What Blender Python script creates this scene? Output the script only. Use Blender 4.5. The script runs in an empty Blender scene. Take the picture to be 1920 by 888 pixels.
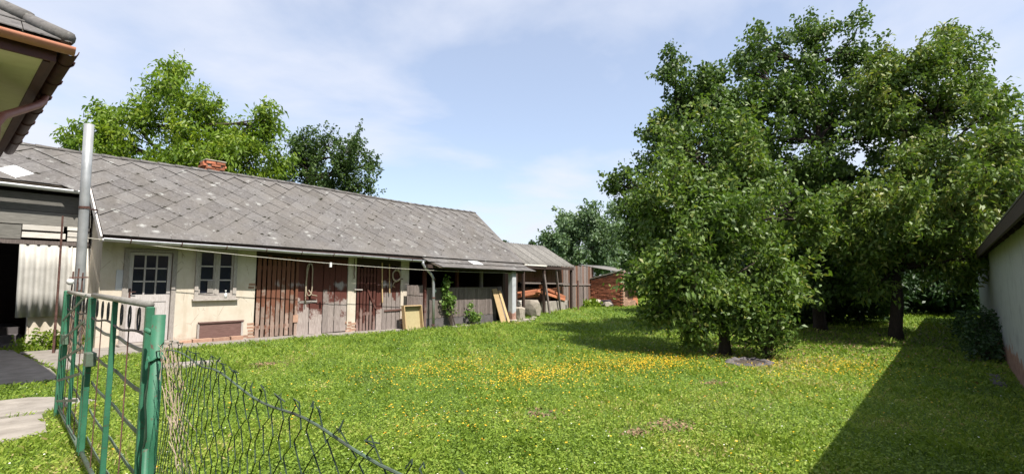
import bpy, bmesh, math, random
import numpy as np
from mathutils import Vector, Matrix, Quaternion
random.seed(7); RNG = np.random.default_rng(11)
sc = bpy.context.scene; COL = sc.collection
PI = math.pi

# ------------------------------------------------------------------ camera, sky, sun, exposure
CAM = Vector((0.0, -13.4, 1.5)); YAW = math.radians(40); PITCH = math.atan(86 / 916)
cd = bpy.data.cameras.new('camera'); cam = bpy.data.objects.new('camera', cd); COL.objects.link(cam)
cam.location = CAM; cd.sensor_width = 36; cd.lens = 36 * 916 / 1920; cd.clip_start = .05; cd.clip_end = 3000
fwd = Vector((math.cos(YAW) * math.cos(PITCH), math.sin(YAW) * math.cos(PITCH), math.sin(PITCH)))
cam.rotation_euler = fwd.to_track_quat('-Z', 'Y').to_euler(); sc.camera = cam

LDIR = Vector((.11, .63, -1)).normalized()
sd = bpy.data.lights.new('sun', 'SUN'); sun = bpy.data.objects.new('sun', sd); COL.objects.link(sun)
sd.energy = 5.0; sd.angle = math.radians(.5); sd.color = (1, .95, .86)
sun.rotation_euler = LDIR.to_track_quat('-Z', 'Y').to_euler(); sun.location = (-3, -20, 30)

W = bpy.data.worlds.new('World'); sc.world = W; W.use_nodes = True
wn, wl = W.node_tree.nodes, W.node_tree.links; wn.clear()
def wnode(t, **k):
    n = wn.new(t)
    for a, b in k.items(): setattr(n, a, b)
    return n
sky = wnode('ShaderNodeTexSky', sky_type='NISHITA', sun_disc=False)
sky.sun_elevation = math.asin(-LDIR.z); sky.sun_rotation = math.atan2(-LDIR.x, -LDIR.y); sky.dust_density = 1.6; sky.air_density = 1.0; sky.ozone_density = 1.4
b1 = wnode('ShaderNodeBackground'); b1.inputs[1].default_value = .118; wl.new(sky.outputs[0], b1.inputs[0])
b2 = wnode('ShaderNodeBackground'); b2.inputs[0].default_value = (.84, .88, 1.0, 1); b2.inputs[1].default_value = .52
tcw = wnode('ShaderNodeTexCoord'); sep = wnode('ShaderNodeSeparateXYZ'); wl.new(tcw.outputs['Generated'], sep.inputs[0])
def wmath(op, a, b):
    n = wnode('ShaderNodeMath', operation=op)
    for i, v in enumerate((a, b)):
        if isinstance(v, (int, float)): n.inputs[i].default_value = v
        else: wl.new(v, n.inputs[i])
    return n.outputs[0]
zc = wmath('ADD', wmath('MAXIMUM', sep.outputs[2], 0.0), .16)
cmb = wnode('ShaderNodeCombineXYZ'); wl.new(wmath('DIVIDE', sep.outputs[0], zc), cmb.inputs[0]); wl.new(wmath('DIVIDE', sep.outputs[1], zc), cmb.inputs[1])
mp = wnode('ShaderNodeMapping'); mp.inputs['Location'].default_value = (.2, 5.5, 0); mp.inputs['Scale'].default_value = (.8, .8, 1); wl.new(cmb.outputs[0], mp.inputs[0])
nz = wnode('ShaderNodeTexNoise'); nz.inputs['Scale'].default_value = 1.0; nz.inputs['Detail'].default_value = 9; nz.inputs['Roughness'].default_value = .52; nz.inputs['Distortion'].default_value = .25
wl.new(mp.outputs[0], nz.inputs['Vector'])
rmp = wnode('ShaderNodeValToRGB'); rmp.color_ramp.elements[0].position = .44; rmp.color_ramp.elements[0].color = (.34, .34, .34, 1)
rmp.color_ramp.elements[1].position = .60; rmp.color_ramp.elements[1].color = (.95, .95, .95, 1); wl.new(nz.outputs[0], rmp.inputs[0])
mxs = wnode('ShaderNodeMixShader'); wl.new(rmp.outputs[0], mxs.inputs[0]); wl.new(b1.outputs[0], mxs.inputs[1]); wl.new(b2.outputs[0], mxs.inputs[2])
wo = wnode('ShaderNodeOutputWorld'); wl.new(mxs.outputs[0], wo.inputs[0])
vs = sc.view_settings; vs.view_transform = 'Standard'; vs.look = 'None'; vs.gamma = 1; vs.exposure = 1.0; vs.use_curve_mapping = False
sc.render.engine = 'CYCLES'

# ------------------------------------------------------------------ helpers
class MB:
    def __init__(s): s.v = []; s.f = []
    def add(s, vs_, fs): 
        o = len(s.v); s.v += [tuple(p) for p in vs_]; s.f += [tuple(i + o for i in f) for f in fs]; return s
    def box(s, x0, x1, y0, y1, z0, z1):
        return s.add([(x0,y0,z0),(x1,y0,z0),(x1,y1,z0),(x0,y1,z0),(x0,y0,z1),(x1,y0,z1),(x1,y1,z1),(x0,y1,z1)],
                     [(3,2,1,0),(4,5,6,7),(0,1,5,4),(1,2,6,5),(2,3,7,6),(3,0,4,7)])
    def bar(s, p, q, w, h, upv=(0,0,1)):
        p, q = Vector(p), Vector(q); d = (q - p).normalized(); u = Vector(upv)
        if abs(d.dot(u)) > .98: u = Vector((0,1,0))
        a = d.cross(u).normalized(); b = a.cross(d).normalized(); a *= w / 2; b *= h / 2
        vs_ = [p-a-b, p+a-b, p+a+b, p-a+b, q-a-b, q+a-b, q+a+b, q-a+b]
        return s.add(vs_, [(0,1,2,3),(7,6,5,4),(0,4,5,1),(1,5,6,2),(2,6,7,3),(3,7,4,0)])
    def tube(s, path, r, n=8, cap=True):
        path = [Vector(p) for p in path]; rs = r if isinstance(r, (list, tuple)) else [r] * len(path)
        vs_, fs = [], []; prev = None
        for i, p in enumerate(path):
            d = (path[min(i+1, len(path)-1)] - path[max(i-1, 0)]).normalized()
            if prev is None:
                a = d.cross(Vector((0,0,1)) if abs(d.z) < .9 else Vector((1,0,0))).normalized()
            else:
                a = (prev - d * prev.dot(d)).normalized()
            prev = a; b = d.cross(a)
            for k in range(n):
                t = 2 * PI * k / n; vs_.append(p + a * math.cos(t) * rs[i] + b * math.sin(t) * rs[i])
        for i in range(len(path) - 1):
            for k in range(n): fs.append((i*n+k, i*n+(k+1) % n, (i+1)*n+(k+1) % n, (i+1)*n+k))
        if cap: fs.append(tuple(range(n))[::-1]); fs.append(tuple((len(path)-1)*n + k for k in range(n)))
        return s.add(vs_, fs)
    def prism(s, poly, off):
        n = len(poly); o = Vector(off); vs_ = [Vector(p) for p in poly] + [Vector(p) + o for p in poly]
        return s.add(vs_, [tuple(range(n))[::-1], tuple(range(n, 2*n))] + [(i, (i+1) % n, n+(i+1) % n, n+i) for i in range(n)])
    def mesh(s, name, mat=None, smooth=False, bevel=0, fix=True):
        me = bpy.data.meshes.new(name); me.from_pydata(s.v, [], s.f)
        if fix or bevel:
            bm = bmesh.new(); bm.from_mesh(me); bmesh.ops.recalc_face_normals(bm, faces=bm.faces)
            if bevel: bmesh.ops.bevel(bm, geom=bm.edges[:], offset=bevel, segments=1, affect='EDGES', profile=.5)
            bm.to_mesh(me); bm.free()
        if mat: me.materials.append(mat)
        if smooth: me.shade_smooth()
        me.update(); return me
    def build(s, name, mat, parent=None, smooth=False, bevel=0, label=None):
        return obj(name, s.mesh(name, mat, smooth, bevel), parent, label)
def obj(name, me, parent=None, label=None, loc=None, rot=None, scale=None):
    o = bpy.data.objects.new(name, me); COL.objects.link(o)
    if loc is not None: o.location = loc
    if rot is not None:
        if isinstance(rot, Matrix): o.rotation_euler = rot.to_euler()
        else: o.rotation_euler = rot
    if scale is not None: o.scale = scale
    if parent is not None: setp(o, parent)
    if label: o['label'] = label
    return o
WP = {}
def wpos(e): return WP.get(e.name, Vector((0,0,0)))
def setp(o, e):
    o.parent = e; o.matrix_parent_inverse = Matrix.Translation(-wpos(e))
def thing(name, label, cat, loc=(0,0,0), group=None):
    e = bpy.data.objects.new(name, None); COL.objects.link(e); e.location = loc; e.empty_display_size = .2
    WP[e.name] = Vector(loc); tag(e, label, cat, group); return e
def tag(o, label, cat, group=None):
    o['label'] = label; o['category'] = cat
    if group: o['group'] = group
    return o
def structure(o): o['kind'] = 'structure'; return o
def rnd(a, b): return random.uniform(a, b)

# ------------------------------------------------------------------ materials
class NT:
    def __init__(s, name):
        s.m = bpy.data.materials.new(name); s.m.use_nodes = True; s.n = s.m.node_tree.nodes; s.l = s.m.node_tree.links
        s.bsdf = s.n['Principled BSDF']; s.out = s.n['Material Output']; s.geo = s.n.new('ShaderNodeNewGeometry'); s.oi = s.n.new('ShaderNodeObjectInfo')
    def link(s, a, b): s.l.new(a, b)
    def pos(s, scale=(1,1,1), rnd_off=0.0, rot=(0,0,0)):
        mpn = s.n.new('ShaderNodeMapping'); mpn.inputs['Scale'].default_value = scale; mpn.inputs['Rotation'].default_value = rot
        s.link(s.geo.outputs['Position'], mpn.inputs[0])
        if rnd_off:
            mu = s.n.new('ShaderNodeMath'); mu.operation = 'MULTIPLY'; mu.inputs[1].default_value = rnd_off; s.link(s.oi.outputs['Random'], mu.inputs[0])
            s.link(mu.outputs[0], mpn.inputs['Location'])
        return mpn.outputs[0]
    def noise(s, vec, scale, detail=4, rough=.55, dist=0):
        n = s.n.new('ShaderNodeTexNoise'); n.inputs['Scale'].default_value = scale; n.inputs['Detail'].default_value = detail
        n.inputs['Roughness'].default_value = rough; n.inputs['Distortion'].default_value = dist; s.link(vec, n.inputs['Vector']); return n.outputs[0]
    def voro(s, vec, scale, feat='F1', rand=1.0):
        n = s.n.new('ShaderNodeTexVoronoi'); n.feature = feat; n.inputs['Scale'].default_value = scale; n.inputs['Randomness'].default_value = rand; s.link(vec, n.inputs['Vector']); return n.outputs['Distance']
    def ramp(s, f, stops, const=False):
        n = s.n.new('ShaderNodeValToRGB'); cr = n.color_ramp
        if const: cr.interpolation = 'CONSTANT'
        while len(cr.elements) < len(stops): cr.elements.new(.5)
        for e, (p, c) in zip(cr.elements, stops):
            e.position = p; e.color = (*c, 1) if isinstance(c, tuple) else (c, c, c, 1)
        s.link(f, n.inputs[0]); return n.outputs[0]
    def mix(s, f, a, b, mode='MIX'):
        n = s.n.new('ShaderNodeMix'); n.data_type = 'RGBA'; n.blend_type = mode
        if isinstance(f, (int, float)): n.inputs[0].default_value = f
        else: s.link(f, n.inputs[0])
        for i, v in ((6, a), (7, b)):
            if isinstance(v, tuple): n.inputs[i].default_value = (*v, 1)
            else: s.link(v, n.inputs[i])
        return n.outputs[2]
    def math(s, op, a, b=0.0, c=None):
        n = s.n.new('ShaderNodeMath'); n.operation = op
        for i, v in enumerate((a, b) if c is None else (a, b, c)):
            if isinstance(v, (int, float)): n.inputs[i].default_value = v
            else: s.link(v, n.inputs[i])
        return n.outputs[0]
    def z(s):
        n = s.n.new('ShaderNodeSeparateXYZ'); s.link(s.geo.outputs['Position'], n.inputs[0]); return n.outputs
    def done(s, col, rough=.8, bump=None, bstr=.3, bdist=.01, metal=0, spec=.3):
        if isinstance(col, tuple): s.bsdf.inputs['Base Color'].default_value = (*col, 1)
        else: s.link(col, s.bsdf.inputs['Base Color'])
        if isinstance(rough, (int, float)): s.bsdf.inputs['Roughness'].default_value = rough
        else: s.link(rough, s.bsdf.inputs['Roughness'])
        s.bsdf.inputs['Metallic'].default_value = metal; s.bsdf.inputs['Specular IOR Level'].default_value = spec
        if bump is not None:
            b = s.n.new('ShaderNodeBump'); b.inputs['Strength'].default_value = bstr; b.inputs['Distance'].default_value = bdist
            s.link(bump, b.inputs['Height']); s.link(b.outputs[0], s.bsdf.inputs['Normal'])
        return s.m
KM, KW = .74, .80
def m_simple(name, a, b, scale=6, rough=.8, bstr=.3, bdist=.01, metal=0, stretch=(1,1,1), var=.25, spec=.3, detail=6):
    a, b = tuple(x*KM for x in a), tuple(x*KM for x in b)
    t = NT(name); v = t.pos(stretch, 17.0); n = t.noise(v, scale, detail, .6)
    c = t.ramp(n, [(.3, a), (.7, b)])
    r = t.math('MULTIPLY_ADD', t.oi.outputs['Random'], var, 1 - var / 2)
    cc = t.n.new('ShaderNodeCombineColor'); 
    for i in range(3): t.link(r, cc.inputs[i])
    c = t.mix(1.0, c, cc.outputs[0], 'MULTIPLY')
    return t.done(c, rough, n, bstr, bdist, metal, spec)
def m_wood(name, dark, light, stretch, paint=None, lo=.5, hi=1.6, scale=1.0, rough=.85, pale=False):
    """weathered boards: fine grain along the board, old paint left in its upper part"""
    dark, light = tuple(x*KW for x in dark), tuple(x*KW for x in light); paint = paint and tuple(x*KW for x in paint)
    t = NT(name); v = t.pos(stretch, 31.0)
    n = t.noise(v, 7 * scale, 8, .62, .6); n2 = t.noise(t.pos((1, 1, 1), 9.0), 2.2, 6, .65)
    c = t.ramp(n, [(.28, dark), (.72, light)])
    r = t.math('MULTIPLY_ADD', t.oi.outputs['Random'], .5, .72)
    cc = t.n.new('ShaderNodeCombineColor')
    for i in range(3): t.link(r, cc.inputs[i])
    c = t.mix(1.0, c, cc.outputs[0], 'MULTIPLY')
    if paint:
        zz = t.z()[2]; k = t.math('DIVIDE', t.math('SUBTRACT', zz, lo), hi - lo)
        k = t.math('ADD', k, t.math('MULTIPLY', t.math('SUBTRACT', n2, .5), 2.6))
        k = t.math('ADD', k, t.math('MULTIPLY', t.math('SUBTRACT', n, .5), 1.1))
        k = t.math('ADD', k, t.math('MULTIPLY', t.math('SUBTRACT', t.oi.outputs['Random'], .5), .5))
        mask = t.ramp(k, [(.42, 0.0), (.58, 1.0)])
        pc = t.ramp(n, [(.25, tuple(x * .55 for x in paint)), (.75, paint)])
        c = t.mix(mask, c, pc)
    if pale:                                     # flaked remains of pale paint at chest height
        zz = t.z()[2]; band = t.math('SUBTRACT', 1.0, t.math('MULTIPLY', t.math('ABSOLUTE', t.math('SUBTRACT', zz, 1.45)), 2.2))
        k2 = t.math('ADD', t.math('MULTIPLY', band, .30), t.math('MULTIPLY', t.noise(t.pos((1.0, 1.0, .5)), 1.7, 4, .55), 1.15)); k2 = t.math('ADD', k2, t.math('MULTIPLY', t.math('SUBTRACT', n, .5), .35))
        c = t.mix(t.ramp(k2, [(.90, 0.0), (.97, .6)]), c, (.34, .33, .34))
    return t.done(c, rough, n, .5, .006)
M = {}
# plaster, stained and knocked off low down
t = NT('plaster'); v = t.pos(); n1 = t.noise(v, 3, 8, .6); n2 = t.noise(v, 14, 6, .65)
c = t.ramp(n1, [(.3, (.43, .37, .30)), (.55, (.48, .43, .36)), (.75, (.45, .39, .32))])
zz = t.z()[2]; k = t.math('ADD', t.math('MULTIPLY', t.math('SUBTRACT', .38, zz), 1.6), t.math('MULTIPLY', t.math('SUBTRACT', n1, .5), 1.6))
c = t.mix(t.ramp(k, [(.25, 0.0), (.5, .75)]), c, t.ramp(n2, [(.35, (.28, .18, .12)), (.65, (.38, .31, .25))]))
st = t.noise(t.pos((2.2, 2.2, .35)), 2.6, 7, .62); c = t.mix(t.ramp(st, [(.50, 0.0), (.68, .5)]), c, (.33, .275, .205))
ck = t.voro(t.pos((1.1, 1.1, .8)), 2.1, 'DISTANCE_TO_EDGE'); c = t.mix(t.math('MULTIPLY', t.ramp(ck, [(.004, .8), (.012, 0.0)]), t.ramp(n1, [(.5, 0.0), (.6, 1.0)])), c, (.20, .15, .11))
M['plaster'] = t.done(c, .92, n2, .35, .008)
M['limewash'] = m_simple('limewash', (.55, .56, .58), (.66, .67, .70), 5, .9, .3, .01)
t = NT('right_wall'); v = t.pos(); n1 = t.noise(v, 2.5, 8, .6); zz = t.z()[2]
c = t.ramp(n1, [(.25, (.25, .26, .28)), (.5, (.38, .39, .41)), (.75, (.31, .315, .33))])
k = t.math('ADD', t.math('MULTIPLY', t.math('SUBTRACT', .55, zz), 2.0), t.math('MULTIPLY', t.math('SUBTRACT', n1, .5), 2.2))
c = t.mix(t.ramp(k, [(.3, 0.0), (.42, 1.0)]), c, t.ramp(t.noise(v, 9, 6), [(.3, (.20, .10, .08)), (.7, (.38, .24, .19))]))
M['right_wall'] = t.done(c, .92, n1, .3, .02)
M['house_plaster'] = m_simple('house_plaster', (.66, .57, .42), (.76, .68, .53), 4, .9, .25, .008)
# fibre cement tile with lichen spots
t = NT('tile'); v = t.pos(); n1 = t.noise(v, 1.3, 8, .62); n2 = t.noise(v, 22, 6, .7); n3 = t.noise(v, 5, 5, .7)
c = t.ramp(n2, [(.3, (.074, .068, .066)), (.7, (.132, .124, .120))])
mo = t.noise(t.pos((1,1,1)), 9.5, 6, .72, .5); c = t.mix(t.ramp(mo, [(.34, .75), (.46, 0.0)]), c, (.045, .042, .042)); c = t.mix(t.ramp(mo, [(.56, 0.0), (.72, .7)]), c, (.20, .195, .195)); c = t.mix(t.ramp(n1, [(.42, 0.0), (.62, .5)]), c, (.115, .103, .090))
c = t.mix(t.ramp(t.oi.outputs['Random'], [(0, .28), (.35, 0.0)]), c, (.058, .053, .050)); c = t.mix(t.ramp(t.oi.outputs['Random'], [(.6, 0.0), (1, .22)]), c, (.19, .185, .18)); c = t.mix(t.ramp(t.noise(t.pos((1.2,.5,.5)), 1.1, 7, .7), [(.5, 0.0), (.66, .5)]), c, (.065, .058, .05))
sp = t.math('MINIMUM', t.voro(t.pos((.8, 1, 1)), 3.2), t.math('ADD', t.voro(t.pos((1.1, 1, 1), 0, (.3,.2,.5)), 9.0), .06)); sp = t.math('ADD', sp, t.math('MULTIPLY', t.math('SUBTRACT', n2, .5), .75))
lm = t.math('MULTIPLY', t.ramp(sp, [(.06, .95), (.24, 0.0)]), t.ramp(n3, [(.44, 0.0), (.54, 1.0)]))
c = t.mix(lm, c, (.25, .25, .238))
sp2 = t.math('ADD', t.voro(t.pos((1.3, 1.3, 1.3)), 9.0), t.math('MULTIPLY', t.math('SUBTRACT', n2, .5), .4))
dm = t.math('MULTIPLY', t.ramp(sp2, [(.10, 1.0), (.2, 0.0)]), t.ramp(t.noise(v, 2.2, 4), [(.5, 0.0), (.62, 1.0)]))
c = t.mix(dm, c, (.03, .028, .024))
M['tile'] = t.done(c, .9, n2, .4, .006)
M['tile_white'] = m_simple('tile_white', (.70, .72, .73), (.82, .84, .85), 8, .6, .1)
M['moss'] = m_simple('moss', (.018, .018, .012), (.05, .045, .03), 30, .95, .6, .02)
M['deck'] = m_simple('deck', (.05, .04, .03), (.10, .08, .06), 8, .9)
M['corrug'] = m_simple('corrug', (.15, .142, .13), (.24, .228, .21), 9, .9, .2)
M['corrug_white'] = m_simple('corrug_white', (.48, .465, .43), (.63, .61, .575), 4, .85, .2)
M['zinc'] = m_simple('zinc', (.40, .41, .43), (.56, .57, .60), 7, .42, .1, .004, .55)
M['zinc_pale'] = m_simple('zinc_pale', (.29, .30, .31), (.41, .42, .43), 4, .45, .12, .004, .3)
M['rust'] = m_simple('rust', (.07, .035, .03), (.19, .10, .08), 20, .9, .5, .004)
M['copper_paint'] = m_simple('copper_paint', (.50, .21, .13), (.60, .27, .17), 5, .5, .08, .003, 0)
M['pipe_brown_shaded'] = m_simple('pipe_brown_shaded', (.26,.10,.07), (.34,.14,.10), 5, .5, .1)  # darker than the orange gutter: the pipe's shade is put into its colour
M['fascia'] = m_simple('fascia', (.055, .02, .02), (.10, .035, .03), 6, .6, .3, .004)
M['green'] = m_simple('green', (.022, .105, .055), (.045, .175, .10), 9, .45, .4, .003, 0, var=.2)
t = NT('green_chipped'); v = t.pos(); n1 = t.noise(v, 26, 8, .7, .4); n2 = t.noise(v, 5, 4)
c = t.ramp(n2, [(.3, (.018, .085, .045)), (.7, (.040, .150, .088))]); c = t.mix(t.ramp(n1, [(.60, 0.0), (.64, 1.0)]), c, (.075, .045, .03)); c = t.mix(t.ramp(n1, [(.30, 1.0), (.36, 0.0)]), c, (.13, .21, .15))
M['green'] = t.done(c, .55, n1, .35, .003)
M['green_rust'] = m_simple('green_rust', (.07, .07, .06), (.12, .19, .13), 12, .6, .5, .004)
M['grey_paint'] = m_simple('grey_paint', (.20, .19, .17), (.33, .31, .29), 14, .65, .4, .003)
M['dark_metal'] = m_simple('dark_metal', (.02, .018, .025), (.06, .05, .06), 14, .6, .4, .003)
M['wire_green'] = m_simple('wire_green', (.012, .03, .018), (.03, .05, .03), 14, .6)
M['wire_pale'] = m_simple('wire_pale', (.40, .38, .32), (.55, .52, .45), 14, .7)
M['straw'] = m_simple('straw', (.24, .17, .12), (.44, .35, .27), 14, .9)
S_Z = (9, 9, .8)
M['plank_paint'] = m_wood('plank_paint', (.20, .16, .145), (.45, .39, .365), S_Z, (.125, .038, .028), .45, 1.35, pale=True)
M['slat_paint'] = m_wood('slat_paint', (.17, .11, .085), (.40, .30, .25), S_Z, (.21, .085, .05), .1, 1.5, pale=True)
M['slat_dark'] = m_wood('slat_dark', (.15, .09, .075), (.30, .21, .19), S_Z, (.11, .035, .026), .0, 1.1)
M['plank_grey'] = m_wood('plank_grey', (.095, .074, .068), (.26, .215, .20), S_Z)
M['plank_far'] = m_wood('plank_far', (.11, .085, .075), (.30, .25, .23), S_Z)
M['plank_red'] = m_wood('plank_red', (.10, .05, .035), (.25, .13, .085), S_Z)
M['beam_dark'] = m_wood('beam_dark', (.035, .022, .018), (.085, .055, .045), (.8, 9, 9))
M['board_h'] = m_wood('board_h', (.115, .11, .10), (.23, .22, .20), (.8, 9, 9))
M['white_board'] = m_wood('white_board', (.55, .51, .46), (.80, .77, .72), (.8, 9, 9))
M['peel_white'] = m_wood('peel_white', (.30, .25, .23), (.82, .79, .76), (6, 6, 1.5))
M['new_wood'] = m_wood('new_wood', (.40, .27, .13), (.60, .44, .25), S_Z)
M['pale_wood'] = m_wood('pale_wood', (.40, .33, .17), (.54, .46, .26), S_Z)
M['orange_wood'] = m_wood('orange_wood', (.40, .14, .07), (.54, .22, .12), (.8, 9, 9))
M['door_paint'] = m_wood('door_paint', (.40, .36, .35), (.58, .545, .54), (7, 7, 1.2))
M['frame_paint'] = m_wood('frame_paint', (.27, .235, .215), (.48, .44, .41), (7, 7, 1.6))
M['hatch'] = m_wood('hatch', (.12, .065, .055), (.22, .13, .115), (1, 9, 9))
M['brick'] = m_simple('brick', (.34, .11, .06), (.52, .20, .11), 14, .92, .5, .006, var=.7)
M['brick_lit'] = m_simple('brick_old_lit', (.34, .19, .13), (.46, .30, .22), 14, .92, .5, .006, var=.5)
M['mortar'] = m_simple('mortar', (.30, .25, .20), (.42, .36, .30), 18, .95, .6)
M['concrete'] = m_simple('concrete', (.23, .205, .18), (.37, .335, .30), 5, .93, .6, .012)
M['concrete_dark'] = m_simple('concrete_dark', (.085, .075, .078), (.15, .135, .138), 4, .93, .5, .01)
M['stone'] = m_simple('stone', (.27, .235, .19), (.44, .39, .33), 6, .95, .7, .03)
M['bark'] = m_simple('bark', (.045, .035, .028), (.11, .085, .065), 12, .95, .8, .02, stretch=(4, 4, .8))
M['bark_dark'] = m_simple('bark_dark', (.03, .022, .018), (.07, .05, .04), 12, .95, .8, .02, stretch=(4, 4, .8))
M['white_plastic'] = m_simple('white_plastic', (.75, .75, .74), (.82, .82, .82), 4, .4, 0)
M['teal_plastic'] = m_simple('teal_plastic', (.10, .50, .40), (.16, .62, .50), 4, .35, 0)
M['hose'] = m_simple('hose', (.34, .27, .19), (.50, .42, .32), 14, .7, .2)
t = NT('glass'); t.bsdf.inputs['Base Color'].default_value = (.012, .014, .022, 1); t.bsdf.inputs['Roughness'].default_value = .07; t.bsdf.inputs['Specular IOR Level'].default_value = .5; M['glass'] = t.m
def m_leaf(name, stops, trans=.35, rough=.5):
    t = NT(name); at = t.n.new('ShaderNodeAttribute'); at.attribute_name = 'tone'
    c = t.ramp(at.outputs['Fac'], stops); t.done(c, rough, spec=.35)
    tr = t.n.new('ShaderNodeBsdfTranslucent'); c2 = t.mix(1.0, c, (1.15, 1.25, .55), 'MULTIPLY'); t.link(c2, tr.inputs[0])
    mx = t.n.new('ShaderNodeMixShader'); mx.inputs[0].default_value = trans
    t.link(t.bsdf.outputs[0], mx.inputs[1]); t.link(tr.outputs[0], mx.inputs[2]); t.link(mx.outputs[0], t.out.inputs[0]); return t.m
M['leaf_cherry'] = m_leaf('leaf_cherry', [(0, (.034, .066, .014)), (.5, (.086, .148, .026)), (.85, (.140, .195, .036)), (1, (.19, .20, .045))])
M['leaf_pear'] = m_leaf('leaf_pear', [(0, (.030, .060, .014)), (.5, (.080, .135, .026)), (.9, (.135, .185, .036)), (1, (.19, .19, .045))])
M['leaf_walnut'] = m_leaf('leaf_walnut', [(0, (.065, .125, .014)), (.5, (.140, .220, .018)), (1, (.25, .30, .03))], .45)
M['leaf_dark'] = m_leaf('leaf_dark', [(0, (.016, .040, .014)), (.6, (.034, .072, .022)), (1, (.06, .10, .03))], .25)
M['leaf_far'] = m_leaf('leaf_far', [(0, (.06, .105, .05)), (.5, (.115, .175, .085)), (1, (.18, .24, .13))], .3)
M['leaf_vine'] = m_leaf('leaf_vine', [(0, (.08, .16, .03)), (.5, (.14, .24, .05)), (1, (.28, .32, .10))], .4)
M['grass'] = m_leaf('grass', [(0, (.050, .085, .010)), (.3, (.120, .190, .018)), (.6, (.200, .285, .034)), (.85, (.295, .345, .065)), (1, (.40, .32, .15))], .35, .6)
M['flower_yellow'] = m_leaf('flower_yellow', [(0, (.62, .28, .015)), (.5, (.70, .42, .02)), (1, (.76, .55, .04))], .2)
M['flower_white'] = m_leaf('flower_white', [(0, (.62, .60, .52)), (1, (.80, .80, .74))], .2)
M['leaf_litter'] = m_leaf('leaf_litter', [(0, (.10, .06, .03)), (1, (.28, .19, .11))], .1)

# ------------------------------------------------------------------ ground
GX = [-600, -60, -3, 0, 4, 10, 15, 18, 21, 24, 40, 900]; GZ = [.15, .15, .15, .15, .08, -.04, -.08, .04, .2, .22, .3, .3]
def g(x): return float(np.interp(x, GX, GZ))
def lowf(x, y):
    return (np.sin(x*1.3+.7*np.sin(y*.9))*np.cos(y*1.1+.6*np.sin(x*.7)) + .6*np.sin(x*2.9+y*1.7+1.3)*np.cos(y*2.3-x*.8) + .4*np.sin(x*5.1-y*4.3))/2
t = NT('soil_and_turf'); v = t.pos(); n1 = t.noise(v, .55, 6, .6); n2 = t.noise(v, 7, 8, .7); n3 = t.noise(v, 45, 4, .7)
c = t.ramp(n2, [(.25, (.040, .075, .012)), (.5, (.085, .145, .020)), (.75, (.135, .190, .032))])
c = t.mix(t.ramp(n1, [(.5, 0.0), (.7, .45)]), c, (.15, .14, .055))
c = t.mix(t.ramp(n3, [(.55, 0.0), (.75, .6)]), c, (.03, .045, .012))
M['ground'] = t.done(c, .95, t.math('ADD', n2, n3), .8, .03)
xs = sorted(set(GX + [x * .5 for x in range(-6, 80)])); ys = [-600, -120, -40, -25] + [-20 + i for i in range(0, 41)] + [40, 120, 600]
mb = MB(); nx = len(xs)
for y in ys:
    for x in xs: mb.v.append((x, y, g(x)))
for j in range(len(ys)-1):
    for i in range(nx-1): mb.f.append((j*nx+i, j*nx+i+1, (j+1)*nx+i+1, (j+1)*nx+i))
structure(mb.build('ground', M['ground']))

def rough_slab(mb, poly, z0f, th, jit=.03):
    pts = []
    for (a, b) in zip(poly, poly[1:] + poly[:1]):
        n = max(2, int(math.hypot(b[0]-a[0], b[1]-a[1]) / .22))
        for i in range(n):
            k = i / n; pts.append((a[0]+(b[0]-a[0])*k + rnd(-jit, jit), a[1]+(b[1]-a[1])*k + rnd(-jit, jit)))
    return mb.prism([(x, y, z0f(x)-.08) for x, y in pts], (0, 0, .08+th))
outer = [(1.42,-3.25),(2.29,-1.5),(3.5,-1.14),(5.34,-.72),(7.0,-.66),(10.0,-.53),(11.4,-.5)]
cp = structure(rough_slab(MB(), outer + [(11.4,.2),(6.5,.2),(2.3,.2),(1.25,.2)], g, .035).build('concrete_path', M['concrete']))
SLABS = [[(-2.2,-4.08),(1.25,-4.05),(1.36,-3.2),(1.2,.9),(-2.2,.9)], [(-2.2,-6.2),(.95,-6.22),(1.42,-6.12),(1.3,-5.72),(.88,-5.2),(-2.2,-5.3)], [(-2.2,-7.3),(.52,-7.32),(.80,-7.2),(.86,-6.27),(-2.2,-6.26)]]
for k, p in enumerate(SLABS):
    rough_slab(MB(), p, g, .028 - .006 * k, .025).build('paving_slab', M['concrete'], cp)
tag(rough_slab(MB(), [(3.0+.5*math.cos(a)-.05, -3.72+.26*math.sin(a)) for a in [i*PI/5 for i in range(10)]], g, .04, .02).build('stepping_stone', M['concrete']), 'flat grey stone lying alone in the lawn beside the chain-link fence', 'stone')

def inpoly(px, py, poly):
    r = np.zeros(len(px), bool); n = len(poly)
    for i in range(n):
        x1, y1 = poly[i]; x2, y2 = poly[(i+1) % n]
        if y1 == y2: continue
        cnd = ((y1 > py) != (y2 > py)) & (px < (x2-x1)*(py-y1)/(y2-y1)+x1); r ^= cnd
    return r
DIRT = [(4.9,-11.36,.30,.24),(4.45,-11.2,.2,.15),(7.6,-10.9,.3,.2),(4.4,-10.1,.25,.2),(10.2,-10.75,.55,.42),(3.2,-3.72,.52,.30),(3.9,-4.6,.4,.3),(11.2,-9.97,.4,.35)]
def lawn_pts(n, x0, x1, y0, y1):
    return RNG.uniform(x0, x1, n), RNG.uniform(y0, y1, n)
def dist(x, y): return np.hypot(x - CAM.x, y - CAM.y)
def inview(x, y):
    dx, dy = x - CAM.x, y - CAM.y; f = dx*math.cos(YAW)+dy*math.sin(YAW); r = dx*math.sin(YAW)-dy*math.cos(YAW)
    return (f > .8) & (np.abs(r) < f * 1.25 + 1.0)
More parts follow.
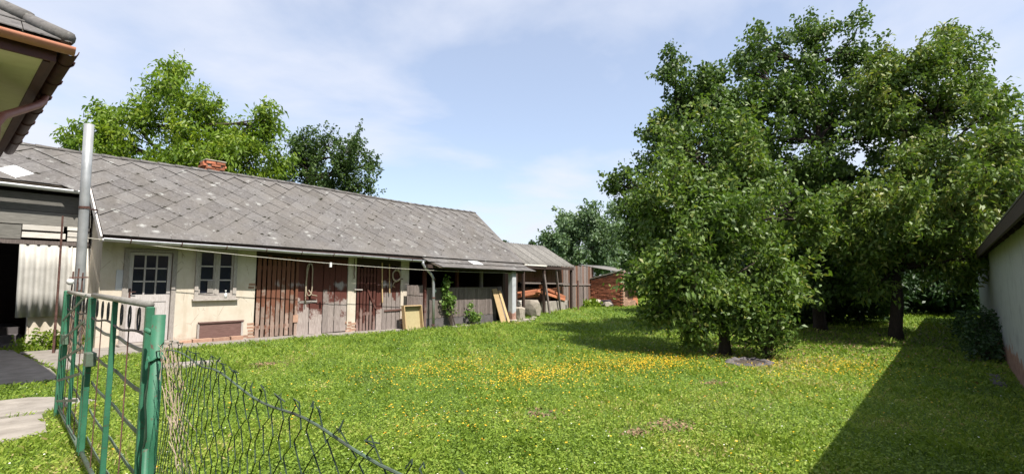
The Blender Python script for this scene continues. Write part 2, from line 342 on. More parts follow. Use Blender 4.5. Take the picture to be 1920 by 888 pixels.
def keep_lawn(x, y):
    k = np.ones(len(x), bool)
    k &= ~inpoly(x, y, outer + [(11.4,.2),(2.3,.2),(1.25,.2)])
    for p in SLABS: k &= ~inpoly(x, y, p)
    k &= ~((x > 2.2) & (x < 16.4) & (y > -.35)); k &= ~((x > 16.4) & (x < 24.5) & (y > .35)); k &= ~((x < 23) & (y < -14.35-.031*(x-6.4)))
    k &= ~((x < .45) & (y > -6)); k &= ~((x > 24) & (x < 26.2) & (y > -1) & (y < 1.1))
    for (a, b, r1, r2) in DIRT:
        q = ((x-a)/r1)**2+((y-b)/r2)**2; k &= ~((q < 1) & (RNG.random(len(x)) < np.clip(1.35-q, 0, .93)))
    return k
def gz(x): return np.interp(x, GX, GZ)
def tri_mesh(name, V, F, tone, mat):
    me = bpy.data.meshes.new(name); nv, nf, k = len(V), len(F), F.shape[1]
    me.vertices.add(nv); me.vertices.foreach_set('co', V.astype(np.float32).ravel())
    me.loops.add(nf*k); me.loops.foreach_set('vertex_index', F.astype(np.int32).ravel())
    me.polygons.add(nf); me.polygons.foreach_set('loop_start', np.arange(0, nf*k, k, dtype=np.int32)); me.polygons.foreach_set('loop_total', np.full(nf, k, np.int32))
    a = me.attributes.new('tone', 'FLOAT', 'POINT'); a.data.foreach_set('value', tone.astype(np.float32))
    me.update(calc_edges=True); me.materials.append(mat); return me
def sample_lawn(n, dens):
    x, y = lawn_pts(n, .2, 46, -24, 3.5); d = dist(x, y)
    k = (RNG.random(n) < np.clip(dens / np.maximum(d, 3.2)**2, 0, 1)) & inview(x, y)
    x, y = x[k], y[k]; k = keep_lawn(x, y); return x[k], y[k]
X_, Y_ = [], []
for _ in range(7):
    # rings of equal count: near lawn gets the most blades
    n = 90000; r = np.exp(RNG.uniform(math.log(1.6), math.log(44), n)); a = RNG.uniform(YAW-.95, YAW+.95, n)
    x = CAM.x + r*np.cos(a); y = CAM.y + r*np.sin(a); k = keep_lawn(x, y) & (y < 6); X_.append(x[k]); Y_.append(y[k])
gx, gy = np.concatenate(X_), np.concatenate(Y_); n = len(gx); d = dist(gx, gy)
lf = lowf(gx*.8, gy*.8); sz = np.maximum(1, (d/6.5))**.75
tuft = np.clip(lowf(gx*1.7+3, gy*1.9), 0, 1)
tone = np.clip(.50 + .26*lf + .15*lowf(gx*3.3+1, gy*3.7) + .22*np.clip(lowf(gx*.9+7, gy*1.1-4)-.45, 0, 1)*2 + RNG.normal(0, .15, n) + .10*(RNG.random(n) < .07), 0, 1)
tone += .28*np.exp(-(((gx-9.5)/3.2)**2+((gy+11.6)/1.1)**2)); tone = np.clip(tone, 0, 1)
broad = RNG.random(n) < (.50 - .25*lf)
ang = RNG.uniform(0, 2*PI, n); dirx, diry = np.cos(ang), np.sin(ang); lean = RNG.uniform(.1, .9, n)
# blades
b = ~broad; nb = b.sum(); h = RNG.uniform(.022, .062, nb)*(1+.9*tuft[b])*np.minimum(sz[b], 2.2); w = RNG.uniform(.0035, .007, nb)*sz[b]
bx, by, bz = gx[b], gy[b], gz(gx[b]); px, py = -diry[b]*w/2, dirx[b]*w/2
V = np.stack([np.stack([bx-px, by-py, bz], 1), np.stack([bx+px, by+py, bz], 1),
              np.stack([bx+px*.7+dirx[b]*h*lean[b]*.35, by+py*.7+diry[b]*h*lean[b]*.35, bz+h*.65], 1), np.stack([bx+dirx[b]*h*lean[b], by+diry[b]*h*lean[b], bz+h*(1-.25*lean[b])], 1)], 1).reshape(-1, 3)
F = np.arange(nb*4).reshape(-1, 4); T1 = np.repeat(tone[b], 4)
# broad leaves of clover and weeds
q = broad; nq = q.sum(); L = RNG.uniform(.016, .036, nq)*sz[q]; wd = L*RNG.uniform(.35, .6, nq); h = RNG.uniform(.012, .05, nq)*(1+.5*tuft[q])
qx, qy, qz = gx[q], gy[q], gz(gx[q])+h; dx, dy = dirx[q], diry[q]; tz = RNG.uniform(-.35, .6, nq); rz = RNG.uniform(-.4, .4, nq)
V2 = np.stack([np.stack([qx-dx*L/2, qy-dy*L/2, qz-tz*L/2], 1), np.stack([qx-dy*wd/2, qy+dx*wd/2, qz+rz*wd], 1),
               np.stack([qx+dx*L/2, qy+dy*L/2, qz+tz*L/2], 1), np.stack([qx+dy*wd/2, qy-dx*wd/2, qz-rz*wd], 1)], 1).reshape(-1, 3)
V = np.concatenate([V, V2]); F = np.arange(len(V)).reshape(-1, 4); T = np.concatenate([T1, np.repeat(tone[q], 4)])
o = obj('grass', tri_mesh('grass', V, F, T, M['grass'])); o['kind'] = 'stuff'; tag(o, 'sunlit lawn of short grass, clover and broad weeds', 'grass')

def flat_bits(name, x, y, h, s, mat, label, cat, tilt=.5):
    n = len(x); a = RNG.uniform(0, 2*PI, n); V = []; z0 = gz(x)+h
    for k in range(5):
        th = a + k*2*PI/5; V.append(np.stack([x+np.cos(th)*s, y+np.sin(th)*s, z0+RNG.uniform(-tilt, tilt, n)*s], 1))
    V = np.stack(V, 1).reshape(-1, 3); F = np.arange(n*5).reshape(-1, 5)
    o = obj(name, tri_mesh(name, V, F, np.repeat(RNG.random(n), 5), mat)); o['kind'] = 'stuff'; tag(o, label, cat)
fx, fy = [], []
for (cx, cy, sx, sy, k) in [(5.6,-7.25,.75,.28,420),(6.05,-8.75,.5,.25,420),(7.6,-8.85,.85,.35,560),(8.7,-9.55,.55,.28,650),(10.6,-12.15,.6,.35,420),(9.4,-11.5,.7,.3,160),(3.5,-9.85,.35,.35,70),(7,-8,2.2,1.4,260),(8,-9,4,3,220)]:
    fx.append(RNG.normal(cx, sx*1.1, int(k*1.1))); fy.append(RNG.normal(cy, sy*1.2, int(k*1.1))); fx.append(RNG.normal(cx, sx*2.0, int(k*.8))); fy.append(RNG.normal(cy, sy*2.8, int(k*.8)))
fx, fy = np.concatenate(fx), np.concatenate(fy); k = keep_lawn(fx, fy) & (fx > .9); fx, fy = fx[k], fy[k]
flat_bits('yellow_flowers', fx, fy, RNG.uniform(.05, .11, len(fx)), RNG.uniform(.007, .013, len(fx))*np.maximum(1, dist(fx, fy)/11), M['flower_yellow'], 'drifts of small yellow flowers across the middle of the lawn', 'flowers')
r = np.exp(RNG.uniform(math.log(2), math.log(20), 800)); a = RNG.uniform(YAW-.85, YAW+.85, 800); fx, fy = CAM.x+r*np.cos(a), CAM.y+r*np.sin(a); k = keep_lawn(fx, fy); fx, fy = fx[k], fy[k]
flat_bits('white_clover_flowers', fx, fy, RNG.uniform(.04, .09, len(fx)), RNG.uniform(.004, .008, len(fx))*np.maximum(1, dist(fx, fy)/8), M['flower_white'], 'small white clover flowers scattered through the lawn', 'flowers')
fx, fy = [], []
for (a_, b_, r1, r2) in DIRT[:5] + DIRT[6:]:
    k = int(260*r1*r2/.12); fx.append(RNG.normal(a_, r1*.6, k)); fy.append(RNG.normal(b_, r2*.6, k))
fx, fy = np.concatenate(fx), np.concatenate(fy)
flat_bits('dead_grass', fx, fy, RNG.uniform(.004, .02, len(fx)), RNG.uniform(.008, .022, len(fx)), M['leaf_litter'], 'dry brown bare patches of dead grass in the lawn', 'dead grass', .8)

fx = np.concatenate([RNG.normal(15.5, 2.2, 1500), RNG.normal(11.3, .9, 260)]); fy = np.concatenate([RNG.normal(-11.6, 1.3, 1500), RNG.normal(-9.9, .7, 260)]); k = keep_lawn(fx, fy); fx, fy = fx[k], fy[k]
flat_bits('fallen_leaves', fx, fy, RNG.uniform(.02, .06, len(fx)), RNG.uniform(.018, .035, len(fx)), M['leaf_litter'], 'brown fallen leaves lying on the grass under the garden trees', 'fallen leaves', .8)
# ------------------------------------------------------------------ the long farm building
FB = thing('farm_building', 'long low cream farm building with grey diamond-tiled roof and wooden barn doors', 'farm building', (9, 2, 0))
EU, RU, RZ, XE = -.5, 2.4, 4.72, 16.1
def ez(x): return 2.48 - .012*(max(x, 0)-2.3)
def gtz(x): return 2.42 - .019*(x-2.3)
def rp(x, s):                                   # point on the front slope: s = 0 eave line .. 1 ridge
    sag = .035*math.sin(x*.55+1)*s
    return Vector((x, EU+(RU-EU)*s, ez(x)+(RZ-sag-ez(x))*s))
SL = rp(8, 1).__sub__(rp(8, 0)).length
# walls
mb = MB()
for (a, b_, z0, z1) in [(2.35,2.74,-.1,2.75),(2.74,3.74,2.25,2.75),(3.74,4.12,-.1,2.75),(4.12,5.05,-.1,1.12),(4.12,5.05,2.36,2.75),(5.05,5.52,-.1,2.75)]:
    mb.box(a, b_, 0, .32, z0, z1)
mb.prism([(2.35,.32,-.1),(2.35,1.2,-.1),(2.35,1.2,3.65),(2.35,.32,2.98)], (.25,0,0))
wall = mb.build('wall', M['plaster'], FB)
MB().box(8.22,8.5,0,.32,-.15,2.7).build('pillar', M['plaster'], FB); MB().box(10.19,10.52,0,.32,-.15,2.65).build('pillar', M['plaster'], FB)
MB().box(-3, 15.9, 4.6, 4.8, -.2, 2.8).build('rear_wall', M['beam_dark'], FB)
for (a, b_, c_, d_) in ((5.2,5.4,.34,2.7),(10.55,10.7,.34,2.7),(2.4,2.55,1.25,3.2),(-3,-2.85,1.25,3.0)): MB().box(a, b_, c_, 4.59, -.2, d_).build('partition_wall', M['beam_dark'], FB)
mb = MB(); mb.prism([(15.9,-.05,2.1),(15.9,4.8,2.1),(15.9,4.8,2.5),(15.9,2.4,4.6),(15.9,-.05,2.5)], (.06,0,0)); mb.build('gable', M['plank_far'], FB)
MB().box(5.45, 10.6, .32, 4.6, -.12, .02).build('barn_floor', M['concrete_dark'], FB)
MB().box(15.72,15.88,.3,4.59,-.2,2.6).build('partition_wall', M['beam_dark'], FB)
# lintels under the eave
MB().box(5.52, 8.22, .02, .2, 2.2, 2.72).build('lintel', M['beam_dark'], FB); MB().box(8.5, 10.19, .02, .2, 2.05, 2.66).build('lintel', M['beam_dark'], FB)
for x in np.arange(2.6, 16, .85):               # rafter feet under the overhang
    a = rp(x, .005); b_ = rp(x, .30); MB().bar(a-Vector((0,0,.10)), b_-Vector((0,0,.10)), .09, .11).build('rafter', M['beam_dark'], FB)
# roof decks
roofmb = MB()
def slab4(mb, p, th): 
    a = [Vector(q) for q in p]; nrm = (a[1]-a[0]).cross(a[3]-a[0]).normalized(); mb.prism(a, -nrm*th)
for i in range(14):
    x0, x1 = 2.25+(XE-2.25)*i/14, 2.25+(XE-2.25)*(i+1)/14; slab4(roofmb, [rp(x0,0),rp(x1,0),rp(x1,1),rp(x0,1)], .045)
S0 = .50                                        # the short slope of the passage part stops here
slab4(roofmb, [rp(-3,S0),rp(2.25,S0),rp(2.25,1),rp(-3,1)], .045)
slab4(roofmb, [(XE,RU,RZ-.02),(XE,5.2,2.35),(-3,5.2,2.35),(-3,RU,RZ-.02)][::-1], .05)
roof = roofmb.build('roof', M['deck'], FB)
# diamond tiles
A, B = .62, .62/SL                              # diagonals along the eave and up the slope (fraction)
def clip(poly, axis, lim, keep_ge):
    out = []
    for p, q in zip(poly, poly[1:]+poly[:1]):
        pi, qi = (p[axis] >= lim) == keep_ge or p[axis] == lim, (q[axis] >= lim) == keep_ge or q[axis] == lim
        if pi: out.append(p)
        if pi != qi:
            k = (lim-p[axis])/(q[axis]-p[axis]); out.append((p[0]+(q[0]-p[0])*k, p[1]+(q[1]-p[1])*k))
    return out
def tile_mesh(k):
    mb = MB(); h = .62/2*1.012
    def j(): return rnd(-.006, .006)
    top = [(0+j(),-h-.014+j(),.026),(h+j(),0,.016),(0,h,.006),(-h+j(),0,.016)]
    mb.prism([(x, y, z-.009) for x, y, z in top], (0,0,.009)); return mb.mesh('roof_tile', M['tile'])
TM = [tile_mesh(k) for k in range(6)]; edgemb = MB(); corners = []; ntile = 0
row = 0; s = .02; white_at = [(.95,.62),(.65,.80),(1.05,.86)]
rows = int(1/(B/2))+3
allp = []
for r in range(rows):
    sc_ = .03 + r*B/2
    for c_ in range(-6, int((XE+1)/A)+2):
        xc = c_*A + (A/2 if r % 2 else 0) + .1
        x0, x1, s0 = (-2.6, 2.25, S0) if xc < 2.25 - A/2 else (2.25, XE, 0.0)
        if xc < 2.25 - A/2: smin = S0
        else: smin = 0.0
        if xc < -2.6+A/2 or xc > XE+A/2 or sc_ < smin-B/2: continue
        inside = (xc-A/2 >= x0-.02 or smin == 0.0 and xc-A/2 >= 2.25) and xc+A/2 <= XE and sc_-B/2 >= smin+.012 and sc_+B/2 <= 1.0
        poly = [(xc,sc_-B/2),(xc+A/2,sc_),(xc,sc_+B/2),(xc-A/2,sc_)]
        p0 = rp(xc, min(max(sc_,0),1)); ex = (rp(xc+.1,.5)-rp(xc-.1,.5)).normalized(); es = (rp(xc,1)-rp(xc,0)).normalized(); nn = ex.cross(es).normalized()
        if inside and ntile < 296:
            Rm = Matrix((ex, es, nn)).transposed(); sl_ = random.random() < .08; yawj = Matrix.Rotation(rnd(-.02,.02)*(2.5 if sl_ else 1), 3, 'Z') @ Matrix.Rotation(rnd(-.012,.03), 3, 'X') @ Matrix.Rotation(rnd(-.012,.012), 3, 'Y')
            wh = any(abs(xc-a)<.22 and abs(sc_-b_)<.06 for a, b_ in white_at)
            tm = random.choice(TM)
            o = obj('roof_tile', tm, roof, None, p0+nn*.008, Rm @ yawj); ntile += 1
            if wh:
                tm2 = tm.copy(); tm2.materials.clear(); tm2.materials.append(M['tile_white']); o.data = tm2; o['label'] = 'new white replacement roof tile'
            corners.append((xc, sc_-B/2)); corners.append((xc+A/2, sc_))
        else:
            q = clip(poly, 1, smin+.005, True)
            if q: q = clip(q, 1, .999, False)
            if q: q = clip(q, 0, XE, False)
            if q and smin == 0.0 and sc_ < S0 and xc-A/2 < 2.25: q = clip(q, 0, 2.25, True)
            if len(q) >= 3:
                up = [rp(a, b_)+nn*(.012+.016*(1-(b_-sc_+B/2)/B)) for a, b_ in q]; edgemb.prism([p+nn*.008 for p in up], nn*.009)
e_ = edgemb.build('edge_tiles', M['tile'], roof); e_['kind'] = 'stuff'
for i in range(23):                             # straight starter course at the eave
    x0 = 2.25+i*.602; p = rp(x0,-.012); q = rp(x0+.596,-.012); es = (rp(x0,1)-rp(x0,0)).normalized(); nn = Vector((1,0,0)).cross(es).normalized(); l = nn*(.034+rnd(0,.008))
    MB().prism([p+l, q+l, q+es*.15+nn*.03, p+es*.15+nn*.03], nn*.01).build('eave_tile', M['tile'], roof)
# moss tufts in the joints
mb = MB()
for (cx, cs) in corners:
    if random.random() < .55 and (cs > S0 or cx > 2.3) and cs < .97:
        for _ in range(random.choice([1,1,2,3])):
            t_ = rnd(-.5, .5); sg = random.choice([-1,1]); x = cx+t_*A*.35*sg; s_ = cs+abs(t_)*B*.35
            p = rp(x, s_); ra = rnd(.014,.055); rb = ra*rnd(.4,.7); nn = Vector((0,-.62,.78)); th = rnd(0,PI)
            ring = [p+nn*.02+Vector((math.cos(th+k*PI/3)*ra*1.3*rnd(.7,1.2),math.sin(th+k*PI/3)*rb*.8,math.sin(th+k*PI/3)*rb*.6)) for k in range(6)]
            mb.add(ring+[p+nn*(.03+ra*.45)], [(k,(k+1)%6,6) for k in range(6)])
o = mb.build('moss', M['moss'], roof); o['kind'] = 'stuff'
# ridge caps
for i in range(47):
    x0 = -2.6+i*.4; 
    if x0 > XE-.2: break
    x1 = min(x0+.42, XE+.02); zc = RZ-.035*math.sin(x0*.55+1); mbr = MB(); ring = []
    for (x, r_) in ((x0,.125),(x1,.105)):
        ring.append([(x, RU+math.cos(a)*r_*1.05, zc-.03+math.sin(a)*r_*.75) for a in [PI*k/6 for k in range(7)]])
    mbr.add(ring[0]+ring[1], [(k,k+1,8+k,7+k) for k in range(6)]); me = mbr.mesh('ridge_cap', M['tile'], True)
    o = obj('ridge_cap', me, roof); sm = o.modifiers.new('s', 'SOLIDIFY'); sm.thickness = .012
# verge boards
MB().bar(rp(2.22,-.02)-Vector((0,0,.04)), rp(2.22,S0+.02)-Vector((0,0,.04)), .03, .14).build('verge_board', M['peel_white'], FB, label='peeling white verge board')
MB().bar(rp(XE+.03,-.01)-Vector((0,0,.03)), rp(XE+.03,1)-Vector((0,0,.03)), .03, .10).build('verge_board', M['plank_far'], FB)
a, b_ = rp(2.25,-.01), rp(10.7,-.01); MB().bar(a+Vector((0,.02,-.035)), b_+Vector((0,.02,-.035)), .025, .07).build('fascia_board', M['beam_dark'], FB)
a, b_ = rp(10.72,-.01), rp(XE,-.01); MB().bar(a+Vector((0,.02,-.035)), b_+Vector((0,.02,-.035)), .025, .07).build('fascia_board', M['beam_dark'], FB)
# chimney
ch = MB().box(4.97, 5.45, 2.37, 2.83, 4.3, 5.02).build('chimney', M['mortar'], FB)
BR = MB().box(-.12,.12,-.055,.055,-.031,.031).mesh('brick', M['brick'], bevel=.006)
for r in range(6):
    z = 4.62+r*.075; gr = .03 if r >= 4 else 0
    for (x, y, ro) in ([(5.08,2.40-gr,0),(5.34,2.40-gr,0),(4.99-gr,2.56,PI/2),(5.43+gr,2.56,PI/2),(5.08,2.80,0),(5.34,2.80,0)] if r % 2 else [(5.21,2.40-gr,0),(4.99-gr,2.48,PI/2),(4.99-gr,2.72,PI/2),(5.43+gr,2.48,PI/2),(5.43+gr,2.72,PI/2),(5.21,2.80,0)]):
        o = obj('brick', BR, ch, None, (x+rnd(-.01,.01), y+rnd(-.01,.01), z), (0,0,ro+rnd(-.03,.03)))
MB().box(4.93, 5.49, 2.32, 2.87, 5.045, 5.085).build('chimney_cap', M['stone'], ch, bevel=.012)
# gutter
def half_pipe(mb, pts, r, n=8, th=.006):
    vs_, fs = [], []
    for (x, y, z) in pts:
        for rr in (r, r-th):
            for k in range(n+1): a = PI+PI*k/n; vs_.append((x, y+math.cos(a)*rr, z+math.sin(a)*rr))
    m_ = 2*(n+1)
    for i in range(len(pts)-1):
        for k in range(n):
            fs.append((i*m_+k,i*m_+k+1,(i+1)*m_+k+1,(i+1)*m_+k)); fs.append((i*m_+n+1+k,(i+1)*m_+n+1+k,(i+1)*m_+n+2+k,i*m_+n+2+k))
        fs.append((i*m_,(i+1)*m_,(i+1)*m_+n+1,i*m_+n+1)); fs.append((i*m_+n,i*m_+2*n+1,(i+1)*m_+2*n+1,(i+1)*m_+n))
    return mb.add(vs_, fs)
gp = [(x, -.585+.012*math.sin(x*2), gtz(x)+.008*math.sin(x*1.7)) for x in np.linspace(2.25, 10.72, 15)]
gut = half_pipe(MB(), gp, .07).build('gutter', M['zinc'], FB, True)
for x in np.arange(2.7, 10.6, .93):
    z = gtz(x); MB().tube([(x,-.585+math.cos(a)*.078, z+math.sin(a)*.078) for a in [PI+PI*k/6 for k in range(7)]]+[(x,-.45,z+.06)], .012, 5).build('gutter_bracket', M['rust'], gut)
dp = MB().tube([(10.62,-.585,2.24),(10.63,-.59,2.13),(10.68,-.60,2.05),(10.98,-.62,1.78),(11.06,-.62,1.66),(11.08,-.62,1.2),(11.09,-.62,-.04)], .05, 10).build('downpipe', M['zinc'], FB, True)
for z in (1.62, 1.0, .08): MB().tube([(11.083,-.62,z-.025),(11.083,-.62,z+.025)], .058, 10).build('pipe_collar', M['rust'], dp)
pg = [(x, .87, rp(x,S0).z-.06) for x in np.linspace(-2.6, 2.15, 8)]
half_pipe(MB(), pg, .07).build('gutter', M['white_plastic'], FB, True, label='short white gutter over the passage')

# door with nine panes
D_ = MB(); y0 = .03
D_.box(2.74,2.84,-.03,.10,.16,2.25).box(3.65,3.74,-.03,.10,.16,2.25).box(2.84,3.65,-.03,.10,2.19,2.25)
door = D_.build('door', M['frame_paint'], FB)
lf_ = MB(); lf_.box(2.85,2.92,y0,y0+.05,.2,2.18).box(3.57,3.64,y0,y0+.05,.2,2.18).box(2.92,3.57,y0,y0+.05,2.12,2.18).box(2.92,3.57,y0,y0+.05,1.08,1.24).box(2.92,3.57,y0,y0+.05,.2,.36).box(2.92,3.57,y0+.012,y0+.04,.36,1.08)
lf_.build('door_leaf', M['door_paint'], door)
MB().box(3.02,3.40,y0-.004,y0+.012,.45,.95).build('door_panel', M['frame_paint'], door)
cx_ = [2.92,3.137,3.353,3.57]; cz_ = [1.24,1.533,1.827,2.12]
for i in (1,2): MB().box(cx_[i]-.016,cx_[i]+.016,y0+.004,y0+.044,1.24,2.12).build('glazing_bar', M['door_paint'], door)
for i in (1,2):
    for j in range(3): MB().box(cx_[j]+.018,cx_[j+1]-.018,y0+.006,y0+.042,cz_[i]-.015,cz_[i]+.015).build('glazing_bar', M['door_paint'], door)
for i in range(3):
    for j in range(3):
        tl = rnd(-.004,.004); MB().prism([(cx_[j]+.005,y0+.028+tl,cz_[i]+.005),(cx_[j+1]-.005,y0+.028,cz_[i]+.005),(cx_[j+1]-.005,y0+.028-tl,cz_[i+1]-.005),(cx_[j]+.005,y0+.028,cz_[i+1]-.005)], (0,.004,0)).build('pane', M['glass'], door)
hb = MB().box(2.865,2.905,y0-.01,y0,1.1,1.38).tube([(2.885,y0-.01,1.30),(2.885,y0-.05,1.30),(2.98,y0-.055,1.30)], .009, 6); hb.build('handle', M['rust'], door)
MB().box(2.70,3.80,-.28,.0,.09,.19).build('doorstep', M['concrete'], FB, bevel=.015)
MB().box(2.84,3.65,.0,.1,.14,.2).build('threshold', M['plank_grey'], door)
MB().box(2.62,2.74,-.012,.0,1.35,1.78).build('plaster_patch', M['limewash'], wall)
# window with six panes
wn_ = MB(); wn_.box(4.12,4.20,-.04,.08,1.12,2.36).box(4.97,5.05,-.04,.08,1.12,2.36).box(4.20,4.97,-.04,.08,2.28,2.36).box(4.20,4.97,-.04,.08,1.12,1.20).box(4.56,4.62,-.01,.07,1.20,2.28)
win = wn_.build('window', M['frame_paint'], FB)
for (xa, xb) in ((4.20,4.56),(4.62,4.97)):
    MB().box(xa,xa+.045,.0,.045,1.20,2.28).box(xb-.045,xb,.0,.045,1.20,2.28).box(xa+.045,xb-.045,.0,.045,2.235,2.28).box(xa+.045,xb-.045,.0,.045,1.20,1.25).build('sash', M['frame_paint'], win)
    zs = [1.25,1.57,1.905,2.235]
    for z in zs[1:3]: MB().box(xa+.045,xb-.045,.004,.04,z-.015,z+.015).build('glazing_bar', M['door_paint'], win)
    for k in range(3): MB().prism([(xa+.04,.03+rnd(-.003,.003),zs[k]),(xb-.04,.03,zs[k]),(xb-.04,.03+rnd(-.003,.003),zs[k+1]),(xa+.04,.03,zs[k+1])], (0,.004,0)).build('pane', M['glass'], win)
MB().box(4.08,5.09,-.09,.0,1.075,1.118).build('sill', M['frame_paint'], win)
MB().box(4.40,4.53,-.012,.0,1.26,1.56).build('inner_frame', M['frame_paint'], win)
bt = MB(); pr = [(0,.034),(.10,.034),(.125,.022),(.14,.013),(.17,.013),(.172,.018),(.20,.018)]
bt.tube([(4.80,-.055,1.119+z) for z, _ in pr], [r for _, r in pr], 10); tag(bt.build('plastic_bottle', M['white_plastic'], None, True), 'small white plastic bottle standing on the window sill', 'bottle')
# hatch at the foot of the wall
ha = MB().box(4.27,5.20,-.05,.0,.13,.52).build('floor_hatch', M['hatch'], FB, label='brown wooden hatch at the foot of the wall')
MB().box(4.24,5.26,-.075,.0,.525,.56).build('ledge', M['hatch'], ha); MB().box(4.22,4.265,-.06,.0,.12,.52).build('side_post', M['frame_paint'], ha); MB().box(5.205,5.25,-.06,.0,.12,.52).build('side_post', M['frame_paint'], ha)
BO = MB().box(-.125,.125,-.06,.06,-.039,.039).mesh('brick', M['brick_lit'], bevel=.01)
for (x, z) in [(3.95,.13),(4.2,.12),(3.84,.06),(4.1,.05),(5.32,.14),(5.3,.06)]+[(5.455,.1+.085*k) for k in range(5)]+[(5.46,1.38),(5.45,1.46)]+[(8.30+rnd(-.02,.02),.05+.085*k) for k in range(4)]+[(8.44,.09+.085*k) for k in range(3)]+[(10.30,.03+.085*k) for k in range(5)]+[(10.44,.07+.085*k) for k in range(3)]:
    obj('brick', BO, wall, None, (x+rnd(-.01,.01), .0575+rnd(-.001,.002), z), (0,0,rnd(-.03,.03)), (rnd(.6,1),1,1))
for i, (x0, x1) in enumerate([(3.62,4.08),(4.09,4.5),(4.51,4.9),(4.91,5.2)]):
    rough_slab(MB(), [(x0,-.26),(x1-.01,-.25),(x1-.01,-.08),(x0,-.09)], lambda x: .12, .05+rnd(0,.015), .012).build('kerb_stone', M['brick_lit'], FB)

# barn doors: slatted gate and boarded door, twice
def plank(name, x0, x1, z0, z1, y, th, mat, parent, lean=0, bev=.004):
    return MB().box(x0,x1,y+lean,y+th+lean,z0,z1).build(name, mat, parent, bevel=bev)
def slat_gate(xs_, w, z0, z1, y, rails, mat):
    gate = MB().box(xs_[0], xs_[-1]+w, y+.027, y+.06, rails[0]-.05, rails[0]+.05).build('slatted_gate', mat, FB)
    MB().box(xs_[0], xs_[-1]+w, y+.027, y+.06, rails[1]-.05, rails[1]+.05).build('cross_rail', mat, gate)
    for x in xs_: plank('slat', x, x+w*rnd(.9,1.05), z0+rnd(-.02,.03), z1+rnd(-.06,.05), y+rnd(-.004,.004), .024, mat, gate)
    return gate
ga = slat_gate([5.56+i*.128 for i in range(8)], .10, .06, 2.2, -.02, (.34,1.9), M['slat_paint'])
MB().box(6.59,6.66,-.03,.04,.05,2.2).build('gate_post', M['slat_paint'], ga)
MB().box(6.54,6.68,-.05,-.031,.42,.62).build('bottom_board', M['brick_lit'], ga)
bd = MB().box(6.7,8.2,.045,.075,.4,.52).build('boarded_door', M['plank_paint'], FB); MB().box(6.7,8.2,.045,.075,1.7,1.82).build('cross_rail', M['plank_paint'], bd)
px_ = [6.67,7.03,7.43,7.80,8.21]
for i in range(4):
    for k in range(2):
        xa = px_[i]+(px_[i+1]-px_[i])*k/2; xb = px_[i]+(px_[i+1]-px_[i])*(k+1)/2; plank('plank', xa+(.009 if k == 0 else .001), xb-(.009 if k else .001), .05+rnd(-.01,.02), 2.2, .018+rnd(-.004,.004)+.004*k, .024, M['plank_paint'], bd)
for (x, z, w, h) in [(7.08,1.42,.05,.05)]: MB().box(6.72,7.25,.0,.016,.94,1.0).build('strap', M['frame_paint'], bd)
gb = slat_gate([8.53+i*.118 for i in range(6)], .085, .0, 2.02, -.01, (.55,1.75), M['slat_dark'])
bd2 = MB().box(9.3,10.17,.045,.075,.4,.5).build('boarded_door', M['plank_paint'], FB); MB().box(9.3,10.17,.045,.075,1.6,1.7).build('cross_rail', M['plank_paint'], bd2)
for xa, xb in zip([9.26,9.49,9.66,9.86,10.02],[9.48,9.65,9.85,10.01,10.18]): plank('plank', xa, xb-.006, .0+rnd(-.01,.02), 2.0, .018+rnd(-.004,.004), .024, M['plank_paint'], bd2)
MB().bar((9.55,.0,.60),(10.24,-.008,.62),.015,.05).build('strap_hinge', M['rust'], bd2); MB().bar((9.6,-.01,1.62),(10.26,-.01,1.63),.012,.03).build('latch_bar', M['rust'], bd2)
MB().bar((8.42,-.04,1.30),(8.7,-.04,1.29),.03,.03).build('latch_bar', M['frame_paint'], gb)
MB().bar((8.8,-.025,1.5),(9.2,-.025,.7),.02,.06).build('brace', M['slat_dark'], gb)
MB().tube([(8.4,-.03,2.25),(8.4,-.03,1.75),(8.42,-.05,1.68),(8.38,-.05,1.64)], .012, 6).build('door_hook', M['rust'], FB)

# open porch at the far end
PO = MB().box(10.95,11.03,-.32,-.22,-.1,2.2).build('porch', M['slat_dark'], FB)
for i in range(9): plank('plank', 10.27+i*.075, 10.342+i*.075, .0+rnd(-.02,.02), 1.42+rnd(-.01,.01), -.24+rnd(-.004,.004), .02, M['plank_grey'], PO)
n = 41
for i in range(n):
    x0 = 11.05+i*(14.62-11.05)/n; plank('plank', x0+.003, x0+(14.62-11.05)/n-.003, .28+rnd(-.01,.02), 1.31+rnd(-.012,.012), -.31+rnd(-.005,.005), .02, M['plank_grey'], PO, bev=0)
MB().box(11.05,14.65,-.335,-.27,1.30,1.335).build('top_rail', M['plank_far'], PO)
MB().box(11.04,14.66,-.30,-.05,-.2,.36).build('plinth', M['concrete_dark'], PO, bevel=.015)
MB().box(14.98,15.22,-.86,-.62,.0,2.02).build('porch_post', M['right_wall'], PO, bevel=.02); MB().box(14.94,15.26,-.9,-.58,-.15,.06).build('post_base', M['stone'], PO, bevel=.03)
MB().bar((10.7,-.72,2.06),(15.75,-.78,1.94),.1,.12).build('porch_beam', M['beam_dark'], PO)
for x in (11.05,12.6,13.9): MB().box(x-.05,x+.05,-.22,-.12,.36,2.3).build('porch_stud', M['plank_far'] if x > 13 else M['slat_dark'], PO)
ap = MB()
def apz(x, k): 
    a = Vector((x, -.45, ez(x)-.03)); b_ = Vector((x+.30*k, -1.0, 2.02-.010*(x-10.7))); return a.lerp(b_, k)
slab4(ap, [apz(10.72,1),apz(15.72,1),apz(16.02,0),apz(10.62,0)], .03)
apron = ap.build('porch_roof', M['deck'], FB)
